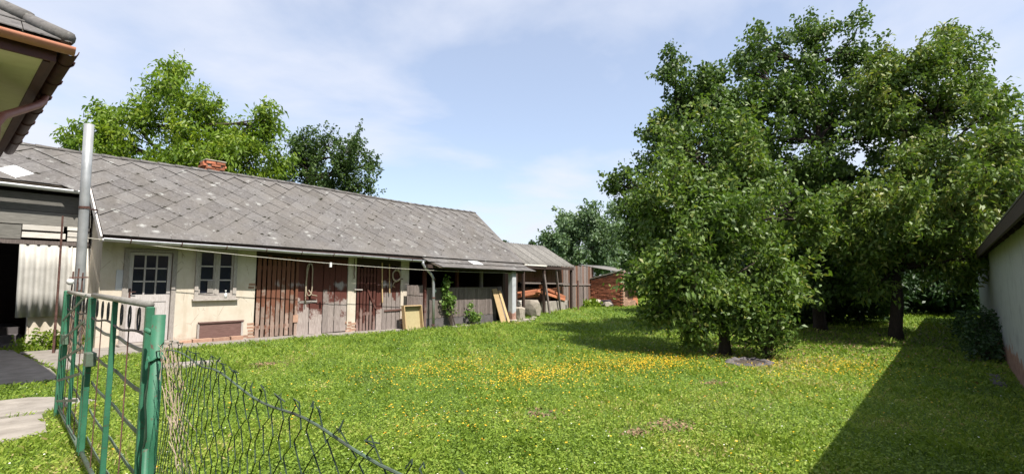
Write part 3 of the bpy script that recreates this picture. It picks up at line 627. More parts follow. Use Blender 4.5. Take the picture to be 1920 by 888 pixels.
for r in range(2):
    for i in range(10):
        xa = 10.62+i*.535+(.0 if r else .2); xb = min(xa+.53, 16.0); k0, k1 = (1.03,.5) if r == 0 else (.56,.0)
        if xa > 15.7: continue
        pts = [apz(xa,k0),apz(xb,k0),apz(xb,k1),apz(xa,k1)]; up = Vector((0,-.35,.93)); l0, l1 = .02+rnd(0,.012)+(.016 if r else 0), .012+(.016 if r else 0)
        o = MB().prism([pts[0]+up*l0,pts[1]+up*l0,pts[2]+up*l1,pts[3]+up*l1], up*.01).build('apron_tile', M['tile_white'] if (r == 1 and i == 4) else M['tile'], apron)
# passage front on the left of the main block
PF = MB().box(-2.8,2.3,1.16,1.24,3.04,3.42).build('passage_front', M['board_h'], FB)
for (z0, z1) in ((2.74,3.03),(2.42,2.72)): plank('board', -2.8, 2.32 if z0 > 2.7 else 1.2, z0, z1, 1.15, .03, M['board_h'], PF)
for (z0, z1, xa, xb) in ((2.62,2.735,1.21,1.86),(2.46,2.58,1.21,1.9),(2.66,2.74,1.92,2.3),(2.52,2.63,1.93,2.31),(2.42,2.5,1.93,2.3)): plank('white_board', xa, xb, z0, z1, 1.13, .02, M['white_board'], PF)
MB().box(-2.8,2.33,1.12,1.22,2.32,2.405).build('passage_lintel', M['plank_grey'], PF)
MB().box(1.42,2.33,1.2,1.4,-.1,2.32).build('passage_wall', M['plaster'], PF)
MB().box(-2.8,.15,1.2,1.4,-.1,2.32).build('passage_wall', M['plaster'], PF)
for k in range(3): MB().box(-1.5,1.41,1.3+.45*k,1.75+.45*k+.3*(k==2)*4,.0,.22+.15*k).build('step', M['concrete_dark'], PF)

# ------------------------------------------------------------------ things by the passage
def corrugated(p0, ex, ez_, wl, hl, waves, amp, th=.008, nv=3, bow=0):
    """sheet from corner p0, ex across the waves, ez_ along them"""
    ex, ez_ = Vector(ex).normalized(), Vector(ez_).normalized(); nn = ex.cross(ez_).normalized(); mb = MB(); nu = waves*6; vs_ = []; fs = []
    for s_ in (0, th):
        for j in range(nv+1):
            for i in range(nu+1):
                a = i/nu; h = j/nv; vs_.append(Vector(p0)+ex*wl*a+ez_*hl*h+nn*(math.sin(a*waves*2*PI)*amp+s_+bow*math.sin(h*PI)))
    m_ = nu+1; L = (nv+1)*m_
    for j in range(nv):
        for i in range(nu): q = (j*m_+i, j*m_+i+1, (j+1)*m_+i+1, (j+1)*m_+i); fs += [q[::-1], tuple(L+k for k in q)]
    for i in range(nu): fs += [(i,i+1,L+i+1,L+i), (nv*m_+i+1,nv*m_+i,L+nv*m_+i,L+nv*m_+i+1)]
    for j in range(nv): fs += [((j+1)*m_,j*m_,L+j*m_,L+(j+1)*m_), (j*m_+nu,(j+1)*m_+nu,L+(j+1)*m_+nu,L+j*m_+nu)]
    return mb.add(vs_, fs)
tag(corrugated((1.22,1.10,.78),(1,0,0),(-.02,.012,1),.84,1.53,5,.042).build('corrugated_sheet', M['corrug_white'], None, True), 'white corrugated sheet covering the wall beside the dark passage', 'corrugated sheet')
tag(corrugated((2.04,1.12,.40),(1,-.02,0),(0,.012,1),.34,1.88,2,.038).build('corrugated_sheet', M['corrug_white'], None, True), 'narrow pale corrugated strip behind the tall grey pipe', 'corrugated sheet')
vp = thing('vent_pipe', 'tall grey metal pipe rising past the roof beside the passage', 'pipe', (1.97,-.43,.13))
MB().tube([(1.975,-.42,.1),(1.955,-.5,1.5),(1.905,-.62,3.3),(1.87,-.70,4.68)], .082, 14).build('pipe', M['zinc_pale'], vp, True)
MB().tube([(1.9165,-.60,2.98),(1.913,-.605,3.03)], .09, 14).build('pipe_band', M['rust'], vp)
MB().bar((1.9,-.6,3.0),(2.24,.12,3.05),.03,.03).build('wall_bracket', M['rust'], vp)
rs = thing('rusty_stand', 'rusty iron stand of rods and a crossbar behind the green gate', 'metal stand', (1.9,-.75,.13))
for (x, y, z) in ((1.80,-.76,1.72),(1.88,-.75,1.78),(1.95,-.72,1.70)): MB().tube([(x+.02,y,.1),(x,y,z*.5),(x+.01,y,z)], .014, 6).build('rod', M['rust'], rs)
MB().bar((1.76,-.78,1.60),(2.04,-.73,1.61),.03,.025).build('crossbar', M['rust'], rs); MB().bar((1.78,-.77,.8),(1.98,-.73,.95),.02,.02).build('crossbar', M['rust'], rs)
pr = [(0,.02),(.03,.055),(.08,.06),(.11,.04),(.12,.01)]; MB().tube([(1.77,-.8,1.46+z) for z, _ in pr], [r for _, r in pr], 10).build('white_cap', M['white_plastic'], rs, True)
tag(MB().tube([(1.66,-.45,.12),(1.65,-.44,1.4),(1.63,-.42,2.82)], [.022,.02,.016], 7).build('rusty_rod', M['rust'], None), 'thin upright rusty rod in front of the white corrugated sheet', 'rod')
dv = MB()
for k in range(26):
    x, y = 1.85+rnd(-.12,.16), -.85+rnd(-.1,.1); p = [Vector((x,y,.1))]
    for j in range(6): p.append(p[-1]+Vector((rnd(-.06,.06),rnd(-.05,.05),rnd(.12,.24))))
    dv.tube(p, [.008-.001*j for j in range(7)], 4)
tag(dv.build('dry_vine', M['straw'], None), 'grey dry vine stems tangled round the rusty stand', 'dry vine')
cl = thing('clothesline', 'sagging pale clothesline stretched along the front of the farm building', 'clothesline', (2.0,-.55,2.36))
P0, P1 = Vector((1.98,-.58,2.40)), Vector((15.1,-.88,1.90)); pts = []
for i in range(25): k = i/24; p = P0.lerp(P1, k); p.z -= .30*4*k*(1-k)*.55; pts.append(p)
MB().tube(pts, .008, 5).build('line', M['wire_pale'], cl)
p = P0.lerp(P1, .40); MB().box(p.x-.03,p.x+.03,p.y-.02,p.y+.02,p.z-.26,p.z-.13).build('peg', M['white_plastic'], cl)

# things hung on the barn doors and stood against the wall
hp = []
for k in range(22):
    a = k/21*2*PI; hp.append((6.96+.10*math.sin(a)+.015*math.sin(3*a), -.065, 1.60+.46*math.cos(a)))
hp += [(6.9,-.065,1.85),(6.86,-.065,1.5),(6.86,-.065,1.1),(6.87,-.065,.92)]
tag(MB().tube(hp, .016, 7).tube([(6.95,-.06,1.30),(7.05,-.07,1.16),(7.2,-.07,1.13)], .016, 7).build('hanging_hose', M['hose'], None, True), 'long pale hose loop hanging on the first boarded barn door', 'hose')
cp_ = []
for k in range(64):
    a = k/16*2*PI; r_ = .15+.012*math.sin(k*.9)+.02*(k/64); cp_.append((9.96+r_*math.cos(a), -.05-.03*(k/64)+.006*math.sin(a*3), 1.74+r_*1.15*math.sin(a)))
tag(MB().tube(cp_+[(9.84,-.08,1.5),(9.80,-.07,1.40),(9.9,-.07,1.36)], .014, 6).build('coiled_rope', M['hose'], None, True), 'coil of pale rope hanging on the second boarded barn door', 'rope')
tag(MB().tube([(9.41,-.03,2.15),(9.42,-.035,1.5),(9.44,-.05,.86)], .02, 7).build('tool_handle', M['new_wood'], None), 'longer of two bare wooden tool handles hung on the second barn door', 'tool handle', 'hung tool handles')
tag(MB().tube([(9.69,-.03,2.12),(9.70,-.035,1.6),(9.71,-.05,1.17)], .02, 7).build('tool_handle', M['new_wood'], None), 'shorter of two bare wooden tool handles, next to the rope coil', 'tool handle', 'hung tool handles')
bx = thing('wooden_tray', 'shallow pale wooden tray leaning upright against the wall beside the downpipe', 'wooden tray', (10.4,-.3,-.02))
def lean(x, y, z): return (x, -.42+y+z*.16, -.0+z)
def leanbox(mb, x0, x1, y0, y1, z0, z1): return mb.add([lean(*p) for p in [(x0,y0,z0),(x1,y0,z0),(x1,y1,z0),(x0,y1,z0),(x0,y0,z1),(x1,y0,z1),(x1,y1,z1),(x0,y1,z1)]], [(3,2,1,0),(4,5,6,7),(0,1,5,4),(1,2,6,5),(2,3,7,6),(3,0,4,7)])
leanbox(MB(),10.02,10.72,.0,.015,.0,.72).build('bottom_board', M['pale_wood'], bx)
for (a, b_, c_, d_) in ((10.0,10.03,0,.74),(10.71,10.74,0,.74)): leanbox(MB(),a,b_,-.14,.015,c_,d_).build('side', M['new_wood'], bx)
leanbox(MB(),10.0,10.74,-.14,.015,.741,.765).build('side', M['new_wood'], bx); leanbox(MB(),10.0,10.74,-.14,.015,-.04,-.012).build('side', M['new_wood'], bx)
def disc(c, r, n=14):
    return MB().tube([Vector(c)+Vector((0,-.02,0)), Vector(c)+Vector((0,.012,0))], [r*.8, r], n)
fd = thing('round_disc', 'small round mint-green disc fixed to the dark plank wall beside the downpipe', 'disc', (11.36,-.345,1.2))
disc((11.36,-.36,1.22), .075).build('rim', M['teal_plastic'], fd); disc((11.36,-.383,1.22), .045).build('centre', M['white_plastic'], fd)
LB = 'boards leaning at the porch end'
def lean_board(name, a, b_, w, th, mat, label, side=(1,0,0)):
    o = MB().bar(a, b_, w, th, Vector(side).cross(Vector(b_)-Vector(a))).build(name, mat, None, bevel=.006); tag(o, label, 'board', LB); return o
lean_board('leaning_board', (14.62,-.70,-.05),(14.45,-.36,1.27),.30,.03,M['new_wood'],'wide yellow board leaning at the end of the dark plank wall')
lean_board('leaning_board', (14.86,-.78,-.04),(14.70,-.40,1.20),.13,.03,M['new_wood'],'narrow yellow board leaning right next to the wide yellow one')
lean_board('leaning_board', (15.16,-.62,.05),(14.86,-.20,1.2),.06,.05,M['slat_dark'],'thin dark pole leaning between the yellow boards and white porch post')
lean_board('leaning_board', (15.02,-.50,.0),(14.92,-.20,1.35),.26,.025,M['plank_grey'],'grey board standing in shade behind the white porch post')
def rock(name, c, s, seed, mat, label, cat='stone', rz=0, group=None, rx=0):
    random.seed(seed); bm = bmesh.new(); bmesh.ops.create_icosphere(bm, subdivisions=2, radius=1)
    ph = [rnd(0,6) for _ in range(6)]
    for v in bm.verts:
        p = v.co; k = 1+.16*math.sin(p.x*3+ph[0])+.14*math.sin(p.y*4+ph[1])+.12*math.sin(p.z*4.5+ph[2])+.06*math.sin(p.x*9+p.y*7+ph[3])
        q = Vector((max(-.78,min(.78,p.x*k)),max(-.78,min(.78,p.y*k)),max(-.74,min(.74,p.z*k)))); v.co = Vector((q.x*s[0],q.y*s[1],q.z*s[2]))
    bmesh.ops.rotate(bm, verts=bm.verts, cent=(0,0,0), matrix=Matrix.Rotation(rx,3,'X') @ Matrix.Rotation(rz,3,'Z'))
    me = bpy.data.meshes.new(name); bm.to_mesh(me); bm.free(); me.materials.append(mat)
    o = obj(name, me, None, None, c); random.seed(seed+100); return tag(o, label, cat, group)
rock('concrete_lump', (17.45,.30,.36), (.36,.75,.52), 3, M['stone'], 'big upright slab of broken concrete in front of the corrugated shed', 'stone')
rock('concrete_lump', (16.0,-.30,.18), (.30,.36,.44), 5, M['stone'], 'rounded stone slab propped at the foot of the white porch post', 'stone')
for i, (x, y, s_, lb) in enumerate([(15.3,-1.0,.12,'small rubble stone nearest the white porch post'),(15.7,-.95,.16,'broken pale stone lying right of the porch post'),(16.15,-.95,.12,'small flat rubble stone in front of the rounded slab'),(15.55,-1.25,.10,'small rubble stone furthest out on the grass'),(16.7,-.6,.14,'rubble stone between the two concrete slabs'),(14.9,-1.05,.09,'smallest rubble stone by the feet of the yellow boards')]):
    rock('rubble_stone', (x,y,g(x)+s_*.25), (s_*1.3,s_,s_*.6), 20+i, M['stone'], lb, 'stone', i, 'rubble by the porch post')
rough_slab(MB(), [(11.9,-.75),(12.9,-.7),(12.95,-.5),(11.95,-.52)], g, .05, .02).build('x', M['concrete']).name = 'edging_stone'
tag(bpy.data.objects['edging_stone'], 'long pale edging stone lying in front of the climbing vine', 'stone')

# ------------------------------------------------------------------ green gate
def gx_at(u): return .95-(.25/3.97)*(-6.6-u)
GT = 'two leaves of the green gate'
def gate_leaf(u0, u1, label, dense):
    e = thing('gate_leaf', label, 'gate', (gx_at((u0+u1)/2),(u0+u1)/2,.15), GT)
    P = lambda k, z, off=0: Vector((gx_at(u0+(u1-u0)*k)+off, u0+(u1-u0)*k, z)); zt = 1.405
    MB().bar(P(0,.22),P(0,zt-.02),.034,.034,(0,1,0)).build('stile', M['green'], e, bevel=.004); MB().bar(P(1,.22),P(1,zt-.02),.034,.034,(0,1,0)).build('stile', M['green'], e, bevel=.004)
    MB().bar(P(.5,.22),P(.5,zt-.02),.028,.024,(0,1,0)).build('middle_stile', M['green'], e, bevel=.003)
    MB().tube([P(-.0,zt),P(1.0,zt-.01)], .018, 10).build('top_rail', M['grey_paint'], e, True); MB().tube([P(0,.24),P(1,.24)], .015, 8).build('bottom_rail', M['green_rust'], e, True)
    w = []
    for k in range(25): a = k/24; w.append(P(a, zt-.165-.012*math.sin(a*2*PI*2)))
    MB().tube(w, .007, 5).build('scroll_bar', M['dark_metal'], e)
    for h in (0, .5):
        for j in range(3):
            c_ = h+.5*(j+1)/4; L = []
            for k in range(13): a = 2*PI*k/12; L.append(P(c_+.016*math.cos(a), zt-.092+.058*math.sin(a)))
            MB().tube(L, .0045, 5).build('ring', M['dark_metal'], e)
            if j == 1: MB().tube([P(c_, zt-.15),P(c_+.004,.8),P(c_-.004,.25)], .0035, 5).build('thin_rod', M['rust'], e)
    for h in (0, .5):                            # flat bars across each half
        for j in range(5):
            z = 1.16-.205*j; pts = [P(h+.5*k, z-.014*math.sin(k*PI)+rnd(-.002,.002)) for k in [i/8 for i in range(9)]]
            m_ = MB()
            for p, q in zip(pts, pts[1:]): m_.bar(p+Vector((.028,0,0)), q+Vector((.028,0,0)), .006, .020)
            m_.build('flat_bar', M['grey_paint'] if j == 0 else M['green_rust'], e)
    if dense:
        for j in range(5):
            z = 1.12-.2*j; MB().bar(P(.02,z,-.03), P(.98,z+.28,-.03), .006, .022).build('flat_bar', M['green_rust'], e)
    MB().box(P(.03,0).x-.03,P(.03,0).x+.03,P(.03,0).y-.06,P(.03,0).y+.05,.88,.98).build('latch', M['green_rust'], e, bevel=.004)
    return e
gate_leaf(-6.62, -8.38, 'farther green gate leaf with crossing bars, by the house corner', True)
gate_leaf(-8.50, -10.52, 'nearer green gate leaf with open bars, hung on the round post', False)
tag(MB().bar((gx_at(-6.52),-6.52,.1),(gx_at(-6.52),-6.52,1.42),.06,.06,(0,1,0)).build('gate_post', M['green'], None, bevel=.008), 'square green steel gate post under the house eave', 'gate post', 'green gate posts')
gp_ = thing('gate_post', 'thick round green gate post in the left foreground', 'gate post', (gx_at(-10.72),-10.72,.12), 'green gate posts')
MB().tube([(gx_at(-10.72),-10.72,.05),(gx_at(-10.72),-10.72,1.355)], .026, 16).build('post', M['green'], gp_, True)
MB().tube([(gx_at(-10.6)-.02,-10.60,1.28),(gx_at(-10.6)-.035,-10.65,1.285),(gx_at(-10.6)-.025,-10.69,1.275)], .011, 8).build('hinge_pin', M['green'], gp_, True)
for z in (1.16, .62): 
    c_ = Vector((gx_at(-10.72),-10.72,z)); MB().tube([c_+Vector((math.cos(a)*.03, math.sin(a)*.03, .008*math.sin(3*a))) for a in [2*PI*k/14 for k in range(15)]], .006, 5).build('tie_wire', M['green'], gp_)
wv = []
for k in range(12): wv.append((gx_at(-10.72)-.03+.006*math.sin(k*2.1), -10.735+.012*math.sin(k*1.3), 1.15-.08*k))
MB().tube(wv, .004, 4).build('loose_wire', M['wire_green'], gp_)
MB().tube([(gx_at(-10.72)-.025,-10.755,.78),(gx_at(-10.72)-.02,-10.765,.1)], .013, 8).build('brace_tube', M['green'], gp_, True)

# ------------------------------------------------------------------ chain-link fence
def fx_at(u): return gx_at(-10.72)+(.515-gx_at(-10.72))*((-10.72-u)/(13.0-10.72))
cf = thing('chain_link_fence', 'sagging green chain-link fence in the foreground running from the round post', 'fence', (.6,-12,.15))
U0, U1, PW = -10.79, -13.6, .112
def ftop(u): return 1.213-.012*math.sin((u+10.7)*2.2)+.012*math.sin(u*9)
mbw = MB(); nst = int((U0-U1)/(PW/2)); ZB = .2
warp = lambda u, z: .03*math.sin(u*3.1+z*4)+.018*math.sin(u*7+z*9)
for i in range(nst):
    uc = U0-.02-i*PW/2*1.0; pts = []; rows_ = 23
    for j in range(rows_+1):
        sgn = 1 if (j+i) % 2 else -1; z = ftop(uc)+.012-j*(ftop(uc)-ZB)/rows_; u = uc+sgn*PW*.25+.008*math.sin(i*2.3+j*1.7)
        pts.append(Vector((fx_at(u)+warp(u,z)*.5+(.004 if sgn > 0 else -.004), u, z+.006*math.sin(i*5+j*3))))
    mbw.tube(pts, .0016, 4, False)
    tip = pts[0]; mbw.tube([tip, tip+Vector((rnd(-.01,.01),rnd(-.012,.02),rnd(.006,.016))), tip+Vector((rnd(-.01,.01),rnd(.004,.018)*random.choice([-1,1]),rnd(-.012,.010)))], .0017, 4, False)
o = mbw.build('wire_mesh', M['wire_green'], cf); o['kind'] = 'stuff'
MB().tube([Vector((fx_at(u)+warp(u,ftop(u))*.5, u, ftop(u)-.012)) for u in np.linspace(U0+.05, U1, 40)], .003, 6).build('top_wire', M['green_rust'], cf)
for u in (): MB().tube([Vector((fx_at(u),u-.004*k, ftop(u)-.015+.03*math.sin(k*.9)+.002*k))+Vector((.012*math.cos(k*.9),.012*math.cos(k*.9),0)) for k in range(12)], .004, 4).build('wire_knot', M['rust'], cf)
# straw caught in the mesh by the post
ms = MB()
for k in range(90):
    q_ = random.random()**.8; u = -10.83-q_*.40+rnd(-.03,.06); z = ftop(u)-.005-q_**1.6*.30+rnd(-.16,.03)*q_; p = Vector((fx_at(u)+rnd(-.02,.04), u, z)); d_ = Vector((rnd(-.3,.3), -.62+rnd(-.5,.4), -1+rnd(-.2,.5))).normalized()*rnd(.05,.15)
    ms.tube([p-d_/2, p+Vector((rnd(-.01,.01),rnd(-.01,.01),rnd(-.01,.01))), p+d_/2], rnd(.0007,.0015), 4, False)
o = ms.build('dry_tendrils', M['straw'], None); o['kind'] = 'stuff'; tag(o, 'dry pale plant stems caught in the fence mesh beside the round post', 'dry plant')

# ------------------------------------------------------------------ house at the left edge
HC = Vector((.83,-6.44,4.0))
H = thing('house', 'corner of the yellow house with orange gutter and tiled hip roof', 'house', (-3,-3,.1))
MB().box(-7.5,.38,-5.95,-5.65,.1,3.9).box(.08,.38,-5.65,-.2,.1,3.9).build('wall', M['house_plaster'], H)
sf = MB().box(-7.5,.70,-6.36,-5.95,3.86,3.90).build('soffit', M['house_plaster'], H); MB().box(.38,.70,-5.95,-.2,3.86,3.90).build('soffit', M['house_plaster'], H); MB().box(.702,.76,-6.35,-.2,3.85,3.89).build('soffit_board', M['fascia'], H)
MB().box(-7.5,.80,-6.40,-6.362,3.86,4.06).build('fascia_board', M['fascia'], H); MB().box(.762,.80,-6.36,-.2,3.86,4.06).build('fascia_board', M['fascia'], H)
hr = MB(); E0 = Vector((.86,-6.46,4.07)); slope = .70
def hp_(x, y): return Vector((x, y, 4.07+slope*min(y+6.46, .86-x)))
slab4(hr, [(-7.5,-6.46,4.07),(.86,-6.46,4.07),hp_(-3,-2.6),hp_(-7.5,-2.6)], .03); slab4(hr, [(.86,-6.46,4.07),(.86,-.2,4.07),hp_(-3,-.2),hp_(-3,-2.6)], .03)
hroof = hr.build('roof', M['deck'], H)
for r in range(6):                               # courses of slates on the yard slope
    y0_, y1_ = -6.50+r*.27, -6.50+r*.27+.34
    for i in range(18):
        xa = .88-(i+.5*(r % 2))*.36; xb = xa-.352; lim0 = .86-(y0_+6.46); lim1 = .86-(y1_+6.46)
        if xb > lim0: continue
        p = [(min(xa,lim0),y0_),(xb,y0_),(min(xb,lim1),y1_),(min(xa,lim1),y1_)]
        V4 = [Vector((x,y,4.07+slope*(y+6.46)+(.036 if k < 2 else .010))) for k, (x, y) in enumerate(p)]; MB().prism(V4, (0,0,.012)).build('slate', M['tile'], hroof)
for r in range(6):                               # and on the end slope
    x0_, x1_ = .90-r*.27, .90-r*.27-.34
    for i in range(18):
        ya = -6.50+(i+.5*(r % 2))*.36; yb = ya+.352; lim0 = -6.46+(.86-x0_); lim1 = -6.46+(.86-x1_)
        if yb < lim0: continue
        V4 = [Vector((x,y,4.07+slope*(.86-x)+(.036 if k < 2 else .010))) for k, (x, y) in enumerate([(x0_,max(ya,lim0)),(x0_,yb),(x1_,max(yb,lim1)),(x1_,max(ya,lim1))])]; MB().prism(V4, (0,0,.012)).build('slate', M['tile'], hroof)
for i in range(6):                               # hip caps
    a = E0+Vector((.02,-.02,.03))+Vector((-1,1,slope))*(.30*i); b_ = a+Vector((-1,1,slope))*.33
    MB().tube([a+Vector((0,0,.02)),b_+Vector((0,0,.01))], [.078,.066], 10).build('hip_cap', M['tile'], hroof, True)
def gutter_run(a, b_, r_=.075):
    a, b_ = Vector(a), Vector(b_); d_ = (b_-a).normalized(); side = d_.cross(Vector((0,0,1))); mb = MB(); vs_ = []; n = 8
    for p in (a, b_):
        for rr in (r_, r_-.008):
            for k in range(n+1): t_ = PI+PI*k/n; vs_.append(p+side*math.cos(t_)*rr+Vector((0,0,math.sin(t_)*rr)))
    m_ = 2*(n+1); fs = []
    for k in range(n): fs += [(k,k+1,m_+k+1,m_+k),(n+1+k,m_+n+1+k,m_+n+2+k,n+2+k),(k,n+1+k,n+2+k,k+1),(m_+k,m_+k+1,m_+n+2+k,m_+n+1+k)]
    fs += [(0,m_,m_+n+1,n+1),(n,2*n+1,m_+2*n+1,m_+n)]; return mb.add(vs_, fs)
gutter_run((-7.5,-6.49,4.02),(.93,-6.49,4.02)).build('gutter', M['copper_paint'], H, True)
g2 = gutter_run((.90,-6.46,4.015),(.90,-.2,4.0)).build('gutter', M['fascia'], H, True, label='gutter along the end of the house, its shade put into dark brown')  # turned from the sun: shade painted in as a dark colour, not orange
for k in range(7): y = -6.1+k*.8; MB().tube([(.90+math.cos(a)*.083,y,4.01+math.sin(a)*.083) for a in [PI+PI*j/6 for j in range(7)]], .012, 5).build('gutter_bracket', M['fascia'], g2)
MB().tube([(.90,-4.70,3.96),(.88,-4.75,3.84),(.80,-4.95,3.72),(.48,-5.72,3.33),(.43,-5.82,3.2),(.43,-5.84,2.9),(.43,-5.84,.15)], .045, 10).build('downpipe', M['pipe_brown_shaded'], H, True)

H.location.x -= .08
# ------------------------------------------------------------------ low white building at the right edge
RB = thing('right_building', 'low white building with dark overhanging roof at the right edge', 'building', (6.4,-14.16,0))
mb = MB(); 
for i in range(12):
    x0, x1 = -4+i*1.41, -4+(i+1)*1.41; mb.box(x0, x1, -14.85, -14.46+.0*i, -.2, 2.5)
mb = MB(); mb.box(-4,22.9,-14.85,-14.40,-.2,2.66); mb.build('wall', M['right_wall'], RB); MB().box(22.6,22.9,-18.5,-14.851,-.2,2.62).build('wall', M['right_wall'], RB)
rr_ = MB(); slab4(rr_, [(-4.3,-14.23,2.40),(-4.3,-17,4.5),(23.4,-17,4.5),(23.4,-14.23,2.40)][::-1], .06); slab4(rr_, [(-4.3,-19.9,2.40),(23.4,-19.9,2.40),(23.4,-17,4.5),(-4.3,-17,4.5)], .06)
rr = rr_.build('roof', M['deck'], RB)
for i in range(32): MB().bar((-4+i*.85,-14.26,2.34),(-4+i*.85,-15.2,3.10),.08,.10).build('rafter', M['beam_dark'], RB)
MB().box(-4.3,23.4,-14.22,-14.19,2.28,2.42).build('fascia_board', M['beam_dark'], RB)
k_ = 0
for r in range(3):
    for i in range(69):
        x0 = -4.3+i*.4; p = [Vector((x0,-14.19-r*.26,2.43+r*.19)),Vector((x0+.395,-14.19-r*.26,2.43+r*.19)),Vector((x0+.395,-14.51-r*.26,2.635+r*.19)),Vector((x0,-14.51-r*.26,2.635+r*.19))]
        MB().prism(p, (0,.005,.015)).build('roof_tile', M['tile'], rr)
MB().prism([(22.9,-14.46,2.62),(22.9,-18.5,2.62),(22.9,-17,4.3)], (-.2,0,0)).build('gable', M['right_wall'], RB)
RB.rotation_euler.z = math.radians(-1.8); RB.location += Vector((0,.10,-.20))
tag(rough_slab(MB(), [(10.4,-14.25),(11.6,-14.26),(11.6,-14.12),(10.4,-14.10)], g, .04, .008).build('stone_kerb', M['concrete_dark'], None), 'rough stone kerb in shade at the foot of the white right-hand wall', 'kerb')

# ------------------------------------------------------------------ far sheds
SB = thing('corrugated_shed', 'open timber shed with grey corrugated roof beyond the farm building', 'shed', (18.5,1.5,0))
for i in range(6):
    x0 = 16.75+i*.72; corrugated((x0,.12,2.30),(1,0,0),(0,1.98,1.15),.75,2.32,4,.022).build('roof_sheet', M['corrug'], SB, True)
corrugated((21.1,4.6,2.25),(-1,0,0),(0,-2.35,1.2),4.3,2.6,24,.022).build('roof_sheet', M['corrug'], SB, True)
MB().bar((16.8,.18,2.20),(21.0,.18,2.20),.09,.12).build('eave_beam', M['beam_dark'], SB); MB().bar((16.8,.14,2.31),(18.6,.10,2.29),.03,.06).build('white_batten', M['white_board'], SB)
for (x, y) in ((17.0,.22),(18.55,.22),(20.9,.25)): MB().bar((x,y,-.1),(x+.02,y,2.18),.1,.1).build('post', M['beam_dark'], SB)
MB().box(16.6,21,2.9,3.0,0,2.9).box(16.6,16.7,.3,2.9,0,2.4).build('rear_wall', M['beam_dark'], SB)
for i in range(24): plank('board', 17.1+i*.16, 17.25+i*.16, 1.55+rnd(-.03,.03), 2.15, .9, .02, M['plank_red'], SB)
for i in range(24): plank('board', 17.1+i*.16, 17.25+i*.16, .15+rnd(-.02,.02), 1.28+rnd(-.02,.02), 1.5, .02, M['plank_red'], SB)
MB().box(20.98,21.06,1.06,2.9,0,2.9).build('side_wall', M['beam_dark'], SB)
MB().bar((17.0,.35,1.5),(21,.35,1.46),.06,.07).build('rail', M['plank_far'], SB)
MB().box(19.0,21.0,.45,.75,.0,.62).build('low_wall', M['concrete'], SB, bevel=.02)
ORG = 'orange beams in the corrugated shed'
for k, (a, b_, lb) in enumerate([((17.2,.75,1.02),(18.9,.7,1.16),'lowest level orange beam stacked in the corrugated shed'),((17.3,.62,.94),(20.4,.55,1.22),'long orange beam rising to the right in the corrugated shed'),((18.6,.5,1.36),(20.7,.5,.78),'orange beam slanting down to the right in the corrugated shed'),((18.3,.42,1.14),(20.6,.45,.66),'lower orange beam slanting down across the others'),((17.1,.85,.88),(19.0,.85,.90),'rearmost orange beam lying flat in the shed')]):
    tag(MB().bar(a, b_, .10, .13).build('timber_beam', M['orange_wood'], None, bevel=.008), lb, 'beam', ORG)
for k in range(3): tag(MB().box(17.15,18.4-.15*k,.45+.05*k,.75+.05*k,.50+.075*k,.56+.075*k).build('white_plank', M['white_board'], None), ['lowest of three white planks piled under the orange beams','middle one of three white planks piled under the orange beams','topmost of three white planks piled under the orange beams'][k], 'plank', 'white planks in the shed')
tag(MB().box(17.1,18.5,.4,.85,.0,.49).build('stone_block', M['stone'], None, bevel=.03), 'low stone base under the pile of white planks', 'stone base')
tag(MB().bar((20.1,.35,.1),(19.55,.22,2.2),.08,.08).build('leaning_pole', M['plank_far'], None), 'grey pole leaning on the front of the corrugated shed', 'pole')
tag(MB().bar((18.65,-.05,.0),(18.45,.12,1.9),.09,.06).build('leaning_pole', M['plank_far'], None), 'short weathered pole leaning beside the orange beams', 'pole')
tag(MB().tube([(20.6,-.35,.1),(20.6,-.35,1.62)], .045, 8).build('iron_post', M['rust'], None), 'single rusty post standing in the grass before the shed', 'post')
# plank fence
PFN = thing('plank_fence', 'tall weathered plank fence between the corrugated shed and brick hut', 'fence', (22.5,.9,.2))
for i in range(29):
    x0 = 20.95+i*.118; hi = 2.42+rnd(-.05,.05); plank('board', x0, x0+.112, .12+rnd(-.03,.03), hi, .98+rnd(-.01,.01), .022, M['plank_far'] if random.random() < .75 else M['plank_red'], PFN, bev=0)
MB().bar((20.95,.955,1.42),(24.4,.955,1.40),.04,.07).build('rail', M['plank_far'], PFN); MB().bar((21.9,.94,.2),(22.0,.94,1.4),.05,.06).build('batten', M['plank_far'], PFN); MB().bar((23.2,.94,.2),(23.2,.94,1.4),.05,.06).build('batten', M['plank_far'], PFN)
MB().box(20.9,24.4,.94,1.15,.0,.14).build('footing', M['stone'], PFN)
# lean-to roof and brick hut
LT = thing('lean_to', 'low lean-to with red plank side and corrugated roof behind the brick hut', 'shed', (25,1.5,.2))
for i in range(5): corrugated((24.15+i*.62,-1.75,1.92),(1,0,0),(0,3.6,.62),.64,3.66,4,.02).build('roof_sheet', M['corrug'], LT, True)
for i in range(14): y = 1.05+i*.13; MB().box(24.3,24.33,y,y+.122,.2,2.05+(y+1.75)*.10).build('board', M['plank_red'], LT)
for y in (-1.4, 1.0): MB().bar((24.25,y,2.0),(24.25,y,2.05),.08,.08).build('bearer', M['beam_dark'], LT)
HT = thing('brick_hut', 'small red brick hut with sloping top at the end of the garden', 'hut', (25,0,.2))
HB = .15
def htop(u): return 1.70+(1.02-u)*.215
core = MB(); core.prism([(24.06,-.92,HB),(24.06,.98,HB),(24.06,.98,htop(.98)-.03),(24.06,-.92,htop(-.92)-.03)], (1.9,0,0)); hc = core.build('wall', M['mortar'], HT)
BF = MB().box(-.055,.055,-.118,.118,-.034,.034).mesh('brick', M['brick'], bevel=.005)
nb_ = 0
for r in range(26):
    z = HB+.05+r*.079
    for c_ in range(9):
        u = -.83+c_*.25+(.125 if r % 2 else 0)
        if u > .92 or z > htop(u)-.06: continue
        obj('brick', BF, hc, None, (24.03+rnd(-.012,.01), u, z), (0,0,rnd(-.02,.02))); nb_ += 1
